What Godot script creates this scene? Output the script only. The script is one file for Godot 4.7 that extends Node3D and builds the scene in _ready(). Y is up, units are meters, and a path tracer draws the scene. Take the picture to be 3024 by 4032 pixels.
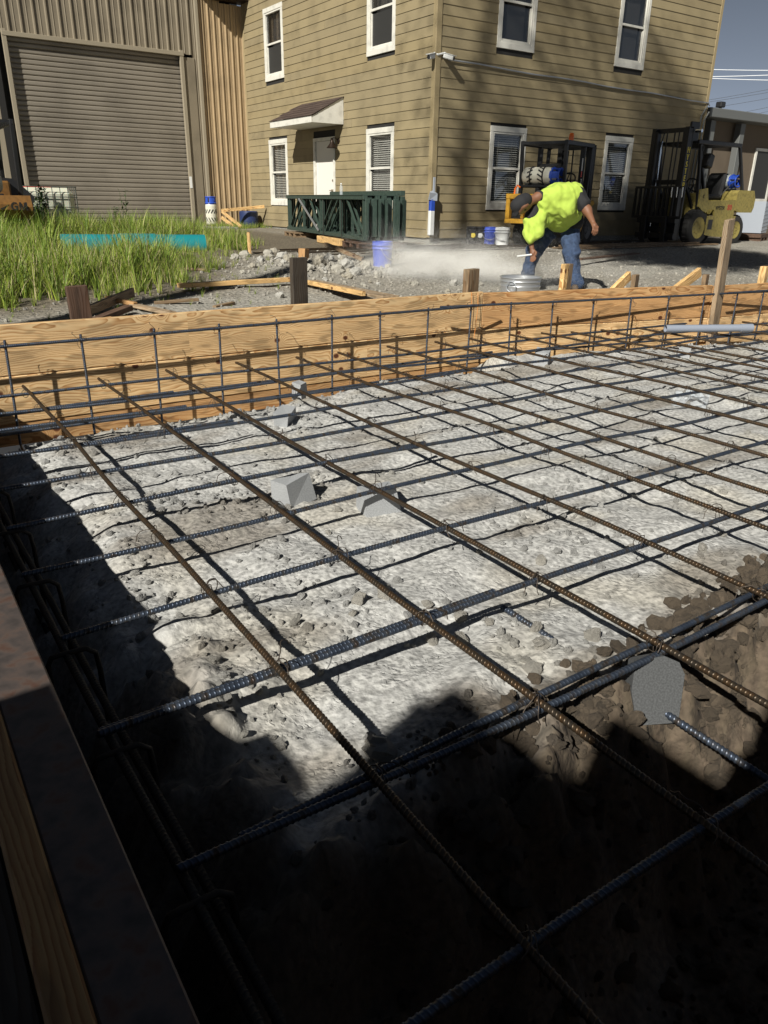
extends Node3D
# Building yard at dusk: a formed slab with its rebar mat before a clad house and a metal shed.
# x runs along the far form boards, z runs from them towards the camera, y is up, metres.

const XC := 10.25      # the house corner
const ZC := -13.48
const CAM_Y := 1.05
const CAM_YAW := 0.59855
const CAM_PITCH := 0.39622
const CAM_ROLL := 0.01610
var M := {}
var used := {}
var rng := RandomNumberGenerator.new()
var n1 := FastNoiseLite.new()
var n2 := FastNoiseLite.new()
var n3 := FastNoiseLite.new()
var ncell := FastNoiseLite.new()


# ---------------------------------------------------------------- mesh building
class MB:
	var v := PackedVector3Array()
	var n := PackedVector3Array()
	var t := PackedVector2Array()
	var c := PackedColorArray()
	var col := Color(1, 1, 1)
	var uo := Vector2.ZERO

	func tri(a: Vector3, b: Vector3, d: Vector3, ta := Vector2.ZERO, tb := Vector2.ZERO, td := Vector2.ZERO) -> void:
		var nn := (b - a).cross(d - a).normalized()
		trin(a, b, d, nn, nn, nn, ta, tb, td)

	func trin(a: Vector3, b: Vector3, d: Vector3, na: Vector3, nb: Vector3, nd: Vector3, ta := Vector2.ZERO, tb := Vector2.ZERO, td := Vector2.ZERO) -> void:
		v.append(a); v.append(d); v.append(b)
		n.append(na); n.append(nd); n.append(nb)
		t.append(ta); t.append(td); t.append(tb)
		c.append(col); c.append(col); c.append(col)

	func quad(a: Vector3, b: Vector3, d: Vector3, e: Vector3, ta := Vector2.ZERO, tb := Vector2.ZERO, td := Vector2.ZERO, te := Vector2.ZERO) -> void:
		tri(a, b, d, ta, tb, td)
		tri(a, d, e, ta, td, te)

	func quadn(a: Vector3, b: Vector3, d: Vector3, e: Vector3, na: Vector3, nb: Vector3, nd: Vector3, ne: Vector3, ta := Vector2.ZERO, tb := Vector2.ZERO, td := Vector2.ZERO, te := Vector2.ZERO) -> void:
		trin(a, b, d, na, nb, nd, ta, tb, td)
		trin(a, d, e, na, nd, ne, ta, td, te)

	# texture place of a point on a box: u along its longest side
	func uvp(p: Vector3, s: Vector3, f: int) -> Vector2:
		var l := s.max_axis_index()
		var o := 0
		for k in 3:
			if k != l and k != f:
				o = k
		if l == f:
			return Vector2(p[(f + 1) % 3] / 0.6, p[(f + 2) % 3] / 0.3) + uo
		return Vector2(p[l] / 2.4, p[o] / 0.32) + uo

	func box(ctr: Vector3, s: Vector3, b := Basis(), ch := 0.0) -> void:
		var h := s / 2.0
		if ch > 0.0:
			ch = minf(ch, minf(h.x, minf(h.y, h.z)) * 0.9)
		for f in 3:
			var i := (f + 1) % 3
			var j := (f + 2) % 3
			for sg in [-1.0, 1.0]:
				var q := []
				for w in [Vector2(-1, -1), Vector2(1, -1), Vector2(1, 1), Vector2(-1, 1)]:
					var p := Vector3()
					p[f] = sg * h[f]
					p[i] = w.x * (h[i] - ch)
					p[j] = w.y * (h[j] - ch)
					q.append(p)
				if sg < 0:
					q.reverse()
				quad(ctr + b * q[0], ctr + b * q[1], ctr + b * q[2], ctr + b * q[3], uvp(q[0], s, f), uvp(q[1], s, f), uvp(q[2], s, f), uvp(q[3], s, f))
		if ch <= 0.0:
			return
		for f in 3:            # the twelve edges, along axis f
			var i := (f + 1) % 3
			var j := (f + 2) % 3
			for si in [-1.0, 1.0]:
				for sj in [-1.0, 1.0]:
					var q := []
					for k in 4:
						var p := Vector3()
						p[f] = (h[f] - ch) * (-1.0 if k == 0 or k == 3 else 1.0)
						p[i] = si * (h[i] if k < 2 else h[i] - ch)
						p[j] = sj * (h[j] - ch if k < 2 else h[j])
						q.append(p)
					if si * sj < 0:
						q.reverse()
					var out: Vector3 = (q[1] - q[0]).cross(q[2] - q[0])
					var dirn := Vector3()
					dirn[i] = si
					dirn[j] = sj
					if out.dot(dirn) < 0:
						q.reverse()
					quad(ctr + b * q[0], ctr + b * q[1], ctr + b * q[2], ctr + b * q[3], uvp(q[0], s, i), uvp(q[1], s, i), uvp(q[2], s, i), uvp(q[3], s, i))
		for sx in [-1.0, 1.0]:
			for sy in [-1.0, 1.0]:
				for sz in [-1.0, 1.0]:
					var a := Vector3(sx * h.x, sy * (h.y - ch), sz * (h.z - ch))
					var e := Vector3(sx * (h.x - ch), sy * h.y, sz * (h.z - ch))
					var g := Vector3(sx * (h.x - ch), sy * (h.y - ch), sz * h.z)
					if sx * sy * sz < 0:
						tri(ctr + b * a, ctr + b * g, ctr + b * e)
					else:
						tri(ctr + b * a, ctr + b * e, ctr + b * g)

	# eight corners: bottom four counter-clockwise seen from above, then top four
	func hexa(p: Array) -> void:
		for f in [[3, 2, 1, 0], [4, 5, 6, 7], [0, 1, 5, 4], [1, 2, 6, 5], [2, 3, 7, 6], [3, 0, 4, 7]]:
			var a: Vector3 = p[f[0]]
			var b: Vector3 = p[f[1]]
			var d: Vector3 = p[f[2]]
			var e: Vector3 = p[f[3]]
			var l1 := a.distance_to(b)
			var l2 := b.distance_to(d)
			if l1 >= l2:
				quad(a, b, d, e, uo, uo + Vector2(l1 / 2.4, 0), uo + Vector2(l1 / 2.4, l2 / 0.32), uo + Vector2(0, l2 / 0.32))
			else:
				quad(a, b, d, e, uo, uo + Vector2(0, l1 / 0.32), uo + Vector2(l2 / 2.4, l1 / 0.32), uo + Vector2(l2 / 2.4, 0))

	func beam(a: Vector3, b: Vector3, w: float, d: float, up := Vector3.UP, ch := 0.0) -> void:
		var x := (b - a).normalized()
		if absf(x.dot(up)) > 0.98:
			up = Vector3(1, 0, 0)
		var z := x.cross(up).normalized()
		box((a + b) / 2.0, Vector3(a.distance_to(b), w, d), Basis(x, z.cross(x), z), ch)

	func tube(p: Array, r: float, sides := 8, caps := true, r2 := -1.0) -> void:
		var up := Vector3(0.31, 0.89, 0.33).normalized()
		var rings := []
		var nrm := []
		for k in p.size():
			var d: Vector3 = (p[mini(k + 1, p.size() - 1)] - p[maxi(k - 1, 0)]).normalized()
			up = (up - d * up.dot(d))
			if up.length() < 0.01:
				up = d.cross(Vector3(1, 0, 0)) if absf(d.x) < 0.9 else d.cross(Vector3(0, 0, 1))
			up = up.normalized()
			var side := d.cross(up)
			var rr := r if r2 < 0 else lerpf(r, r2, float(k) / (p.size() - 1))
			var ring := []
			var nn := []
			for s in sides + 1:
				var a := TAU * s / sides
				var o := up * cos(a) + side * sin(a)
				nn.append(o)
				ring.append(p[k] + o * rr)
			rings.append(ring)
			nrm.append(nn)
		var run := 0.0
		for k in p.size() - 1:
			var l: float = p[k].distance_to(p[k + 1])
			for s in sides:
				var u0 := run / 0.3
				var u1 := (run + l) / 0.3
				var w0 := float(s) / sides
				var w1 := float(s + 1) / sides
				quadn(rings[k][s], rings[k][s + 1], rings[k + 1][s + 1], rings[k + 1][s], nrm[k][s], nrm[k][s + 1], nrm[k + 1][s + 1], nrm[k + 1][s], Vector2(u0, w0), Vector2(u0, w1), Vector2(u1, w1), Vector2(u1, w0))
			run += l
		if caps:
			for s in sides:
				tri(p[0], rings[0][s + 1], rings[0][s])
				var e := p.size() - 1
				tri(p[e], rings[e][s], rings[e][s + 1])

	func ring(ctr: Vector3, axis: Vector3, big: float, small: float, sides := 20, thin := 6, from := 0.0, to := TAU) -> void:
		var a := axis.normalized()
		var x := a.cross(Vector3(0.3, 1, 0.2)).normalized()
		var y := a.cross(x)
		var p := []
		for k in sides + 1:
			var w := lerpf(from, to, float(k) / sides)
			p.append(ctr + x * cos(w) * big + y * sin(w) * big)
		tube(p, small, thin, to - from < TAU - 0.01)

	# profile of (radius, height) pairs from bottom to top, outside seen from the axis outwards
	func lathe(pr: Array, sides: int, xf := Transform3D(), flat := false) -> void:
		var nn := []
		for k in pr.size():
			var d: Vector2 = pr[mini(k + 1, pr.size() - 1)] - pr[maxi(k - 1, 0)]
			nn.append(Vector2(d.y, -d.x).normalized())
		for k in pr.size() - 1:
			var d: Vector2 = pr[k + 1] - pr[k]
			var fn := Vector2(d.y, -d.x).normalized()
			var na: Vector2 = fn if flat or fn.dot(nn[k]) < 0.75 else nn[k]
			var nb: Vector2 = fn if flat or fn.dot(nn[k + 1]) < 0.75 else nn[k + 1]
			for s in sides:
				var a0 := TAU * s / sides
				var a1 := TAU * (s + 1) / sides
				var q := []
				var qn := []
				for w in [[k, a0, na], [k, a1, na], [k + 1, a1, nb], [k + 1, a0, nb]]:
					var r: Vector2 = pr[w[0]]
					q.append(xf * Vector3(cos(w[1]) * r.x, r.y, -sin(w[1]) * r.x))
					qn.append((xf.basis * Vector3(cos(w[1]) * w[2].x, w[2].y, -sin(w[1]) * w[2].x)).normalized())
				var u0 := float(s) / sides
				var u1 := float(s + 1) / sides
				quadn(q[0], q[1], q[2], q[3], qn[0], qn[1], qn[2], qn[3], Vector2(u0, pr[k].y), Vector2(u1, pr[k].y), Vector2(u1, pr[k + 1].y), Vector2(u0, pr[k + 1].y))

	# outline in the xy plane, thickened along z from 0 to depth
	func prism(poly: PackedVector2Array, depth: float, xf := Transform3D()) -> void:
		if Geometry2D.is_polygon_clockwise(poly):
			poly = poly.duplicate()
			poly.reverse()
		var ix := Geometry2D.triangulate_polygon(poly)
		for k in range(0, ix.size(), 3):
			var a := poly[ix[k]]
			var b := poly[ix[k + 1]]
			var d := poly[ix[k + 2]]
			if (b - a).cross(d - a) < 0:
				var sw := b
				b = d
				d = sw
			tri(xf * Vector3(a.x, a.y, depth), xf * Vector3(b.x, b.y, depth), xf * Vector3(d.x, d.y, depth), a, b, d)
			tri(xf * Vector3(a.x, a.y, 0), xf * Vector3(d.x, d.y, 0), xf * Vector3(b.x, b.y, 0), a, d, b)
		for k in poly.size():
			var a := poly[k]
			var b := poly[(k + 1) % poly.size()]
			quad(xf * Vector3(a.x, a.y, 0), xf * Vector3(b.x, b.y, 0), xf * Vector3(b.x, b.y, depth), xf * Vector3(a.x, a.y, depth))

	func mesh() -> ArrayMesh:
		var a := []
		a.resize(Mesh.ARRAY_MAX)
		a[Mesh.ARRAY_VERTEX] = v
		a[Mesh.ARRAY_NORMAL] = n
		a[Mesh.ARRAY_TEX_UV] = t
		a[Mesh.ARRAY_COLOR] = c
		var m := ArrayMesh.new()
		m.add_surface_from_arrays(Mesh.PRIMITIVE_TRIANGLES, a)
		return m


func numbered(called: String) -> String:
	var k: int = used.get(called, 0)
	used[called] = k + 1
	return called if k == 0 else "%s_%03d" % [called, k]


func obj(called: String, shape, m: Material, parent: Node3D = null) -> MeshInstance3D:
	var o := MeshInstance3D.new()
	o.mesh = shape.mesh() if shape is MB else shape
	o.material_override = m
	o.name = numbered(called) if parent == null else called
	(self if parent == null else parent).add_child(o, true)
	return o


func tag(o: Node, label: String, category: String, group := "", kind := "") -> Node:
	o.set_meta("label", label)
	o.set_meta("category", category)
	if group != "":
		o.set_meta("group", group)
	if kind != "":
		o.set_meta("kind", kind)
	return o


func thing(called: String, label: String, category: String, at := Vector3.ZERO, turn := 0.0, group := "") -> Node3D:
	var o := Node3D.new()
	o.name = numbered(called)
	add_child(o, true)
	o.position = at
	o.rotation.y = turn
	tag(o, label, category, group)
	return o


func copy_of(o: Node3D, label := "") -> Node3D:
	var c: Node3D = o.duplicate()
	var base := o.name.rstrip("0123456789").rstrip("_")
	c.name = numbered(base)
	add_child(c, true)
	if label != "":
		c.set_meta("label", label)
	return c


func struct(called: String, shape, m: Material) -> MeshInstance3D:
	var o := obj(called, shape, m)
	o.set_meta("kind", "structure")
	return o


func stuff(called: String, m: Mesh, material: Material, where: Array, label: String, category: String, tints: Array = []) -> MultiMeshInstance3D:
	var mm := MultiMesh.new()
	mm.transform_format = MultiMesh.TRANSFORM_3D
	mm.use_colors = not tints.is_empty()
	mm.mesh = m
	mm.instance_count = where.size()
	for k in where.size():
		mm.set_instance_transform(k, where[k])
		if not tints.is_empty():
			mm.set_instance_color(k, tints[k])
	var o := MultiMeshInstance3D.new()
	o.multimesh = mm
	o.material_override = material
	o.name = numbered(called)
	add_child(o, true)
	tag(o, label, category, "", "stuff")
	return o


func ordinal(k: int) -> String:
	return ["first", "second", "third", "fourth", "fifth", "sixth", "seventh", "eighth", "ninth", "tenth", "eleventh", "twelfth", "thirteenth", "fourteenth", "fifteenth", "sixteenth", "seventeenth", "eighteenth", "nineteenth", "twentieth", "twenty-first", "twenty-second", "twenty-third", "twenty-fourth", "twenty-fifth", "twenty-sixth", "twenty-seventh", "twenty-eighth", "twenty-ninth", "thirtieth"][k]


# labels for loose pieces: each is named by how near it lies to something one can find
func label_by_nearness(items: Array, what: String, marks: Array) -> void:
	var by := {}
	for o in items:
		var best := 0
		for k in marks.size():
			if o.position.distance_to(marks[k][0]) < o.position.distance_to(marks[best][0]):
				best = k
		if not by.has(best):
			by[best] = []
		by[best].append(o)
	for k in by:
		var l: Array = by[k]
		l.sort_custom(func(a, b): return a.position.distance_to(marks[k][0]) < b.position.distance_to(marks[k][0]))
		for i in l.size():
			l[i].set_meta("label", "%s, %s nearest to %s" % [what, ordinal(mini(i, 29)), marks[k][1]])


# ---------------------------------------------------------------- materials
func noise(freq: float, s: int, kind := FastNoiseLite.TYPE_SIMPLEX_SMOOTH, oct := 4) -> FastNoiseLite:
	var f := FastNoiseLite.new()
	f.noise_type = kind
	f.frequency = freq
	f.seed = s
	f.fractal_octaves = oct
	return f


func ntex(f: FastNoiseLite, stops: Array = [], size := 512, bump := 0.0) -> NoiseTexture2D:
	var t := NoiseTexture2D.new()
	t.width = size
	t.height = size
	t.seamless = true
	t.noise = f
	if bump > 0.0:
		t.as_normal_map = true
		t.bump_strength = bump
	if not stops.is_empty():
		var g := Gradient.new()
		var off := PackedFloat32Array()
		var cs := PackedColorArray()
		for s in stops:
			off.append(s[0])
			cs.append(s[1])
		g.offsets = off
		g.colors = cs
		t.color_ramp = g
	return t


func mat(called: String, lin: Color, rough := 0.8, metal := 0.0) -> StandardMaterial3D:
	var m := StandardMaterial3D.new()
	m.resource_name = called
	var a := lin.a
	m.albedo_color = Color(lin.r, lin.g, lin.b).linear_to_srgb()
	m.albedo_color.a = a
	m.roughness = rough
	m.metallic = metal
	M[called] = m
	return m


func tri_planar(m: StandardMaterial3D, scale: float, world := false) -> void:
	m.uv1_triplanar = true
	m.uv1_world_triplanar = world
	m.uv1_scale = Vector3.ONE * scale


func grey(v: float) -> Color:
	return Color(v, v, v)


# growth rings of a flat-sawn board, u along the board
func wood_image(s: int, knots: int, w := 1024, h := 256) -> ImageTexture:
	var r := RandomNumberGenerator.new()
	r.seed = s
	var na := noise(1.0, s, FastNoiseLite.TYPE_SIMPLEX_SMOOTH, 3)
	var nb := noise(1.0, s + 7, FastNoiseLite.TYPE_SIMPLEX_SMOOTH, 2)
	var kn := []
	for k in knots:
		kn.append([r.randf_range(0.05, 0.95), r.randf_range(0.15, 0.85), r.randf_range(0.008, 0.02)])
	var im := Image.create(w, h, false, Image.FORMAT_RGB8)
	for y in h:
		var fy := float(y) / h
		for x in w:
			var fx := float(x) / w
			var q := (fy - 0.42 + 0.12 * na.get_noise_2d(fx * 2.2, fy * 0.7))
			var ringc := 26.0 * sqrt(q * q * 1.1 + 0.02 + 0.05 * absf(na.get_noise_2d(fx * 1.6 + 9.0, 0.4))) + 1.2 * na.get_noise_2d(fx * 5.0, fy * 3.0 + 4.0)
			var dark := 0.0
			for k in kn:
				var dx: float = (fx - k[0]) * 7.5
				var dy: float = fy - k[1]
				var d2 := dx * dx * 0.6 + dy * dy
				if d2 < 0.09:
					ringc += 5.0 * exp(-d2 / 0.012)
					dark = maxf(dark, 1.0 - smoothstep(k[2] * 0.05, k[2] * 0.3, d2))
			var f := ringc - floorf(ringc)
			var late := pow(f, 2.5) * smoothstep(1.0, 0.93, f)
			var fib := 0.5 + 0.5 * nb.get_noise_2d(fx * 14.0, fy * 140.0)
			var tone := 1.0 - 0.27 * late - 0.14 * fib + 0.12 * na.get_noise_2d(fx * 3.0, fy * 1.5 + 20.0)
			var cc := Color(tone, tone * (0.96 - 0.16 * late), tone * (0.9 - 0.3 * late))
			cc = cc.lerp(Color(0.3, 0.15, 0.07), dark * 0.9)
			var smut := smoothstep(0.1, 0.6, nb.get_noise_2d(fx * 9.0 + 40.0, fy * 5.0 + 3.0))
			cc = cc.lerp(Color(0.52, 0.48, 0.42), 0.45 * smut)
			var splash := smoothstep(0.42, 0.6, na.get_noise_2d(fx * 60.0 + 70.0, fy * 22.0)) * smoothstep(0.0, 0.4, nb.get_noise_2d(fx * 4.0 + 12.0, fy * 2.0))
			cc = cc.lerp(Color(0.85, 0.83, 0.78), 0.5 * splash)
			im.set_pixel(x, y, cc.clamp())
	return ImageTexture.create_from_image(im)


# dusty crust: fine grain, with cracked plates in patches
func crust_image(s: int) -> ImageTexture:
	var w := 768
	var a := noise(0.03, s, FastNoiseLite.TYPE_CELLULAR, 2)
	a.cellular_return_type = FastNoiseLite.RETURN_DISTANCE2_SUB
	a.domain_warp_enabled = true
	a.domain_warp_amplitude = 30.0
	a.domain_warp_frequency = 0.015
	var da := a.get_seamless_image(w, w).get_data()
	var db := noise(0.035, s + 1, FastNoiseLite.TYPE_SIMPLEX_SMOOTH, 6).get_seamless_image(w, w).get_data()
	var dc := noise(0.006, s + 2, FastNoiseLite.TYPE_SIMPLEX_SMOOTH, 3).get_seamless_image(w, w).get_data()
	var out := PackedByteArray()
	out.resize(w * w)
	for k in w * w:
		var cr := smoothstep(0.0, 60.0, float(da[k]))
		var patch := smoothstep(95.0, 165.0, float(dc[k]))
		out[k] = clampi(int(255.0 * (0.62 * db[k] / 255.0 + 0.38 * (1.0 - patch * (1.0 - cr)))), 0, 255)
	var im := Image.create_from_data(w, w, false, Image.FORMAT_L8, out)
	im.convert(Image.FORMAT_RGB8)
	return ImageTexture.create_from_image(im)


func make_materials() -> void:
	var w1 := wood_image(3, 5)
	var w2 := wood_image(11, 3)
	var fiber := ntex(noise(0.02, 5, FastNoiseLite.TYPE_SIMPLEX_SMOOTH, 5), [], 512)
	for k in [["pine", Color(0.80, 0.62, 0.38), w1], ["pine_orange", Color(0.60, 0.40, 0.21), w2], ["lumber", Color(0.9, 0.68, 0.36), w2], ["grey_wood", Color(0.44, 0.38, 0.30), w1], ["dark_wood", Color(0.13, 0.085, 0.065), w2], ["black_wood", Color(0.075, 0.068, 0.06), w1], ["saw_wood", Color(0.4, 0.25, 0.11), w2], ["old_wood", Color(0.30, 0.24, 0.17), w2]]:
		var m := mat(k[0], k[1], 0.72)
		m.albedo_texture = k[2]
		m.heightmap_enabled = true
		m.heightmap_texture = k[2]
		m.heightmap_scale = 0.12
	# steel
	var rust := ntex(noise(0.012, 21, FastNoiseLite.TYPE_SIMPLEX_SMOOTH, 5), [[0.0, Color(0.55, 0.6, 0.68)], [0.55, Color(0.8, 0.84, 0.9)], [0.68, Color(0.75, 0.7, 0.64)], [0.82, Color(0.72, 0.56, 0.42)]], 512)
	var rust2 := ntex(noise(0.02, 33, FastNoiseLite.TYPE_SIMPLEX_SMOOTH, 5), [[0.0, Color(0.55, 0.56, 0.58)], [0.45, Color(0.66, 0.63, 0.58)], [0.62, Color(0.78, 0.66, 0.52)], [0.85, Color(0.58, 0.55, 0.52)]], 512)
	var rs := mat("rebar_blue", Color(0.15, 0.165, 0.19), 0.42, 0.65)
	rs.albedo_texture = rust
	tri_planar(rs, 3.6)
	rs = mat("rebar_brown", Color(0.165, 0.138, 0.112), 0.42, 0.65)
	rs.albedo_texture = rust2
	tri_planar(rs, 2.2)
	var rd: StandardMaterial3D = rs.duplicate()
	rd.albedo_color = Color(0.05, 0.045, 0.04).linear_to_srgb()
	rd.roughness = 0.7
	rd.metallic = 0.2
	M["rebar_shaded"] = rd  # trench shade put into a darker copy of the rebar material
	mat("wire", Color(0.10, 0.08, 0.065), 0.55, 0.7)
	var st := mat("form_steel", Color(0.15, 0.128, 0.12), 0.6, 0.35)
	st.albedo_texture = ntex(noise(0.02, 40, FastNoiseLite.TYPE_SIMPLEX_SMOOTH, 6), [[0.0, grey(0.62)], [0.4, Color(0.8, 0.78, 0.77)], [0.6, Color(0.9, 0.84, 0.8)], [0.85, Color(0.85, 0.68, 0.6)]], 512)
	tri_planar(st, 1.6)
	# soil and ground: colour comes from the vertices, grain from the textures
	var grain := ntex(noise(0.03, 50, FastNoiseLite.TYPE_SIMPLEX_SMOOTH, 6), [[0.0, grey(0.58)], [0.42, grey(0.86)], [0.7, grey(1.0)], [1.0, grey(1.0)]], 1024)
	var crack := crust_image(51)
	var sm := mat("soil", Color(1, 1, 1), 0.95)
	sm.vertex_color_use_as_albedo = true
	sm.albedo_texture = grain
	sm.heightmap_enabled = true
	sm.heightmap_texture = crack
	sm.heightmap_scale = 0.75
	tri_planar(sm, 1.15, true)
	var gm := mat("ground", Color(1, 1, 1), 0.95)
	gm.vertex_color_use_as_albedo = true
	gm.albedo_texture = grain
	gm.heightmap_enabled = true
	gm.heightmap_texture = crack
	gm.heightmap_scale = 2.5
	tri_planar(gm, 0.5, true)
	var stn := mat("stone", Color(1, 1, 1), 0.95)
	stn.vertex_color_use_as_albedo = true
	stn.albedo_texture = grain
	stn.heightmap_enabled = true
	stn.heightmap_texture = grain
	stn.heightmap_scale = 0.8
	tri_planar(stn, 2.0)
	var pv := mat("paver", Color(0.46, 0.475, 0.49), 0.9)
	pv.albedo_texture = ntex(noise(0.05, 57, FastNoiseLite.TYPE_SIMPLEX_SMOOTH, 6), [[0.0, grey(0.72)], [1.0, grey(1.0)]], 512)
	pv.heightmap_enabled = true
	pv.heightmap_texture = pv.albedo_texture
	pv.heightmap_scale = 0.3
	tri_planar(pv, 6.0)
	var pd: StandardMaterial3D = pv.duplicate()
	pd.albedo_color = Color(0.10, 0.104, 0.108).linear_to_srgb()
	M["paver_dark"] = pd
	mat("liner", Color(0.12, 0.125, 0.135), 0.4)
	# house
	var stain := ntex(noise(0.006, 60, FastNoiseLite.TYPE_SIMPLEX_SMOOTH, 5), [[0.0, grey(0.86)], [0.5, grey(0.97)], [1.0, grey(1.0)]], 512)
	for k in 4:
		var sd := mat("siding_%d" % k, [Color(0.290, 0.233, 0.132), Color(0.305, 0.246, 0.139), Color(0.274, 0.222, 0.129), Color(0.292, 0.232, 0.127)][k], 0.75)
		sd.albedo_texture = stain
		tri_planar(sd, 0.45, true)
	mat("siding_trim", Color(0.32, 0.252, 0.138), 0.7)
	mat("white_trim", Color(0.72, 0.70, 0.63), 0.55).albedo_texture = stain
	tri_planar(M["white_trim"], 1.0, true)
	mat("door_white", Color(0.74, 0.71, 0.65), 0.5)
	mat("wall_dark", Color(0.018, 0.017, 0.016), 0.9)
	mat("blind", Color(0.46, 0.46, 0.42), 0.6)
	mat("glass", Color(0.1, 0.11, 0.11, 0.05), 0.03).transparency = BaseMaterial3D.TRANSPARENCY_ALPHA
	mat("screen", Color(0.028, 0.028, 0.027), 0.6)
	mat("shingle", Color(0.055, 0.035, 0.028), 0.95)
	mat("shingle_light", Color(0.07, 0.046, 0.036), 0.95)
	mat("soffit", Color(0.30, 0.24, 0.16), 0.8)
	mat("concrete", Color(0.30, 0.29, 0.26), 0.9).albedo_texture = grain
	tri_planar(M["concrete"], 0.8, true)
	mat("bronze", Color(0.03, 0.018, 0.012), 0.45, 0.6)
	mat("brass", Color(0.35, 0.3, 0.22), 0.35, 0.8)
	var sh := mat("shed", Color(0.25, 0.21, 0.15), 0.5, 0.1)
	sh.albedo_texture = stain
	tri_planar(sh, 0.3, true)
	var sh2 := mat("shed_lamplit", Color(0.45, 0.335, 0.20), 0.5, 0.1)  # lamp light on this strip put into a lighter wall colour
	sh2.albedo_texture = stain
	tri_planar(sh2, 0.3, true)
	var dr := mat("roll_door", Color(0.285, 0.25, 0.20), 0.42, 0.2)
	dr.albedo_texture = ntex(noise(0.005, 71, FastNoiseLite.TYPE_SIMPLEX_SMOOTH, 5), [[0.0, grey(0.86)], [0.5, grey(0.95)], [1.0, grey(1.0)]], 512)
	tri_planar(dr, 0.25, true)
	mat("shed_trim", Color(0.32, 0.275, 0.20), 0.5, 0.1)
	mat("wing", Color(0.13, 0.10, 0.07), 0.85)
	mat("fascia_grey", Color(0.16, 0.165, 0.16), 0.6, 0.3)
	mat("galv", Color(0.55, 0.56, 0.57), 0.36, 0.7)
	mat("galv_dull", Color(0.42, 0.44, 0.47), 0.5, 0.7)
	# machines
	var dirt := ntex(noise(0.014, 80, FastNoiseLite.TYPE_SIMPLEX_SMOOTH, 5), [[0.0, grey(0.72)], [0.4, grey(0.9)], [1.0, grey(1.0)]], 512)
	for k in [["yellow", Color(0.62, 0.33, 0.03)], ["lemon", Color(0.31, 0.25, 0.07)], ["rust_orange", Color(0.22, 0.105, 0.025)], ["machine_black", Color(0.018, 0.018, 0.019)], ["tyre", Color(0.025, 0.024, 0.023)], ["rim_grey", Color(0.11, 0.105, 0.10)], ["green_paint", Color(0.048, 0.078, 0.062)]]:
		var m := mat(k[0], k[1], 0.5)
		m.albedo_texture = dirt
		tri_planar(m, 1.5)
	M["tyre"].roughness = 0.92
	M["machine_black"].roughness = 0.42
	mat("chrome", Color(0.7, 0.72, 0.75), 0.18, 1.0)
	mat("seat_black", Color(0.02, 0.02, 0.021), 0.7)
	mat("tank_white", Color(0.62, 0.60, 0.50), 0.5)
	mat("tank_grey", Color(0.33, 0.36, 0.36), 0.5)
	mat("collar_blue", Color(0.02, 0.07, 0.42), 0.45)
	mat("beacon", Color(0.85, 0.16, 0.02), 0.25)
	mat("red", Color(0.55, 0.06, 0.05), 0.5)
	mat("plastic_blue", Color(0.055, 0.10, 0.50), 0.4)
	mat("plastic_white", Color(0.68, 0.69, 0.68), 0.45)
	mat("plastic_black", Color(0.02, 0.02, 0.022), 0.45)
	mat("navy", Color(0.02, 0.035, 0.11), 0.45)
	mat("teal", Color(0.012, 0.21, 0.23), 0.4)
	mat("pvc_grey", Color(0.25, 0.28, 0.34), 0.4)
	mat("ibc", Color(0.62, 0.62, 0.50), 0.45).subsurf_scatter_enabled = true
	M["ibc"].subsurf_scatter_strength = 0.15
	mat("ibc_cage", Color(0.16, 0.17, 0.15), 0.5, 0.6)
	mat("label_white", Color(0.75, 0.75, 0.72), 0.6)
	mat("ink", Color(0.012, 0.012, 0.012), 0.7)
	mat("letter_yellow", Color(0.70, 0.55, 0.05), 0.5)
	mat("letter_red", Color(0.35, 0.05, 0.03), 0.6)
	mat("hv_yellow", Color(0.40, 0.54, 0.075), 0.85)
	M["hv_yellow"].rim_enabled = true
	M["hv_yellow"].rim = 0.2
	var folds := ntex(noise(0.007, 95, FastNoiseLite.TYPE_SIMPLEX_SMOOTH, 3), [], 256)
	M["hv_yellow"].heightmap_enabled = true
	M["hv_yellow"].heightmap_texture = folds
	M["hv_yellow"].heightmap_scale = 5.0
	tri_planar(M["hv_yellow"], 1.6)
	var jn := mat("denim", Color(0.05, 0.085, 0.17), 0.9)
	jn.albedo_texture = ntex(noise(0.03, 90, FastNoiseLite.TYPE_SIMPLEX_SMOOTH, 4), [[0.0, grey(0.65)], [1.0, grey(1.0)]], 256)
	tri_planar(jn, 2.0)
	mat("skin", Color(0.19, 0.085, 0.045), 0.55)
	jn.heightmap_enabled = true
	jn.heightmap_texture = folds
	jn.heightmap_scale = 4.0
	mat("tee_black", Color(0.014, 0.014, 0.016), 0.85)
	mat("boot", Color(0.09, 0.065, 0.045), 0.8)
	mat("bottle", Color(0.8, 0.85, 0.88, 0.25), 0.05).transparency = BaseMaterial3D.TRANSPARENCY_ALPHA
	mat("bag", Color(0.75, 0.8, 0.85, 0.35), 0.12).transparency = BaseMaterial3D.TRANSPARENCY_ALPHA
	mat("wrap", Color(0.36, 0.39, 0.44), 0.25)
	M["wrap"].clearcoat_enabled = true
	M["wrap"].clearcoat = 0.6
	var gr := mat("grass", Color(1, 1, 1), 0.65)
	gr.vertex_color_use_as_albedo = true
	gr.backlight_enabled = true
	gr.backlight = Color(0.25, 0.34, 0.06)
	mat("leaf", Color(0.05, 0.085, 0.025), 0.7)
	mat("bark", Color(0.10, 0.08, 0.06), 0.95)
	mat("tarp", Color(0.10, 0.11, 0.10), 0.6)
	mat("dust", Color(0.86, 0.85, 0.82), 1.0)
	mat("string_orange", Color(0.7, 0.25, 0.05), 0.7)
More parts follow.
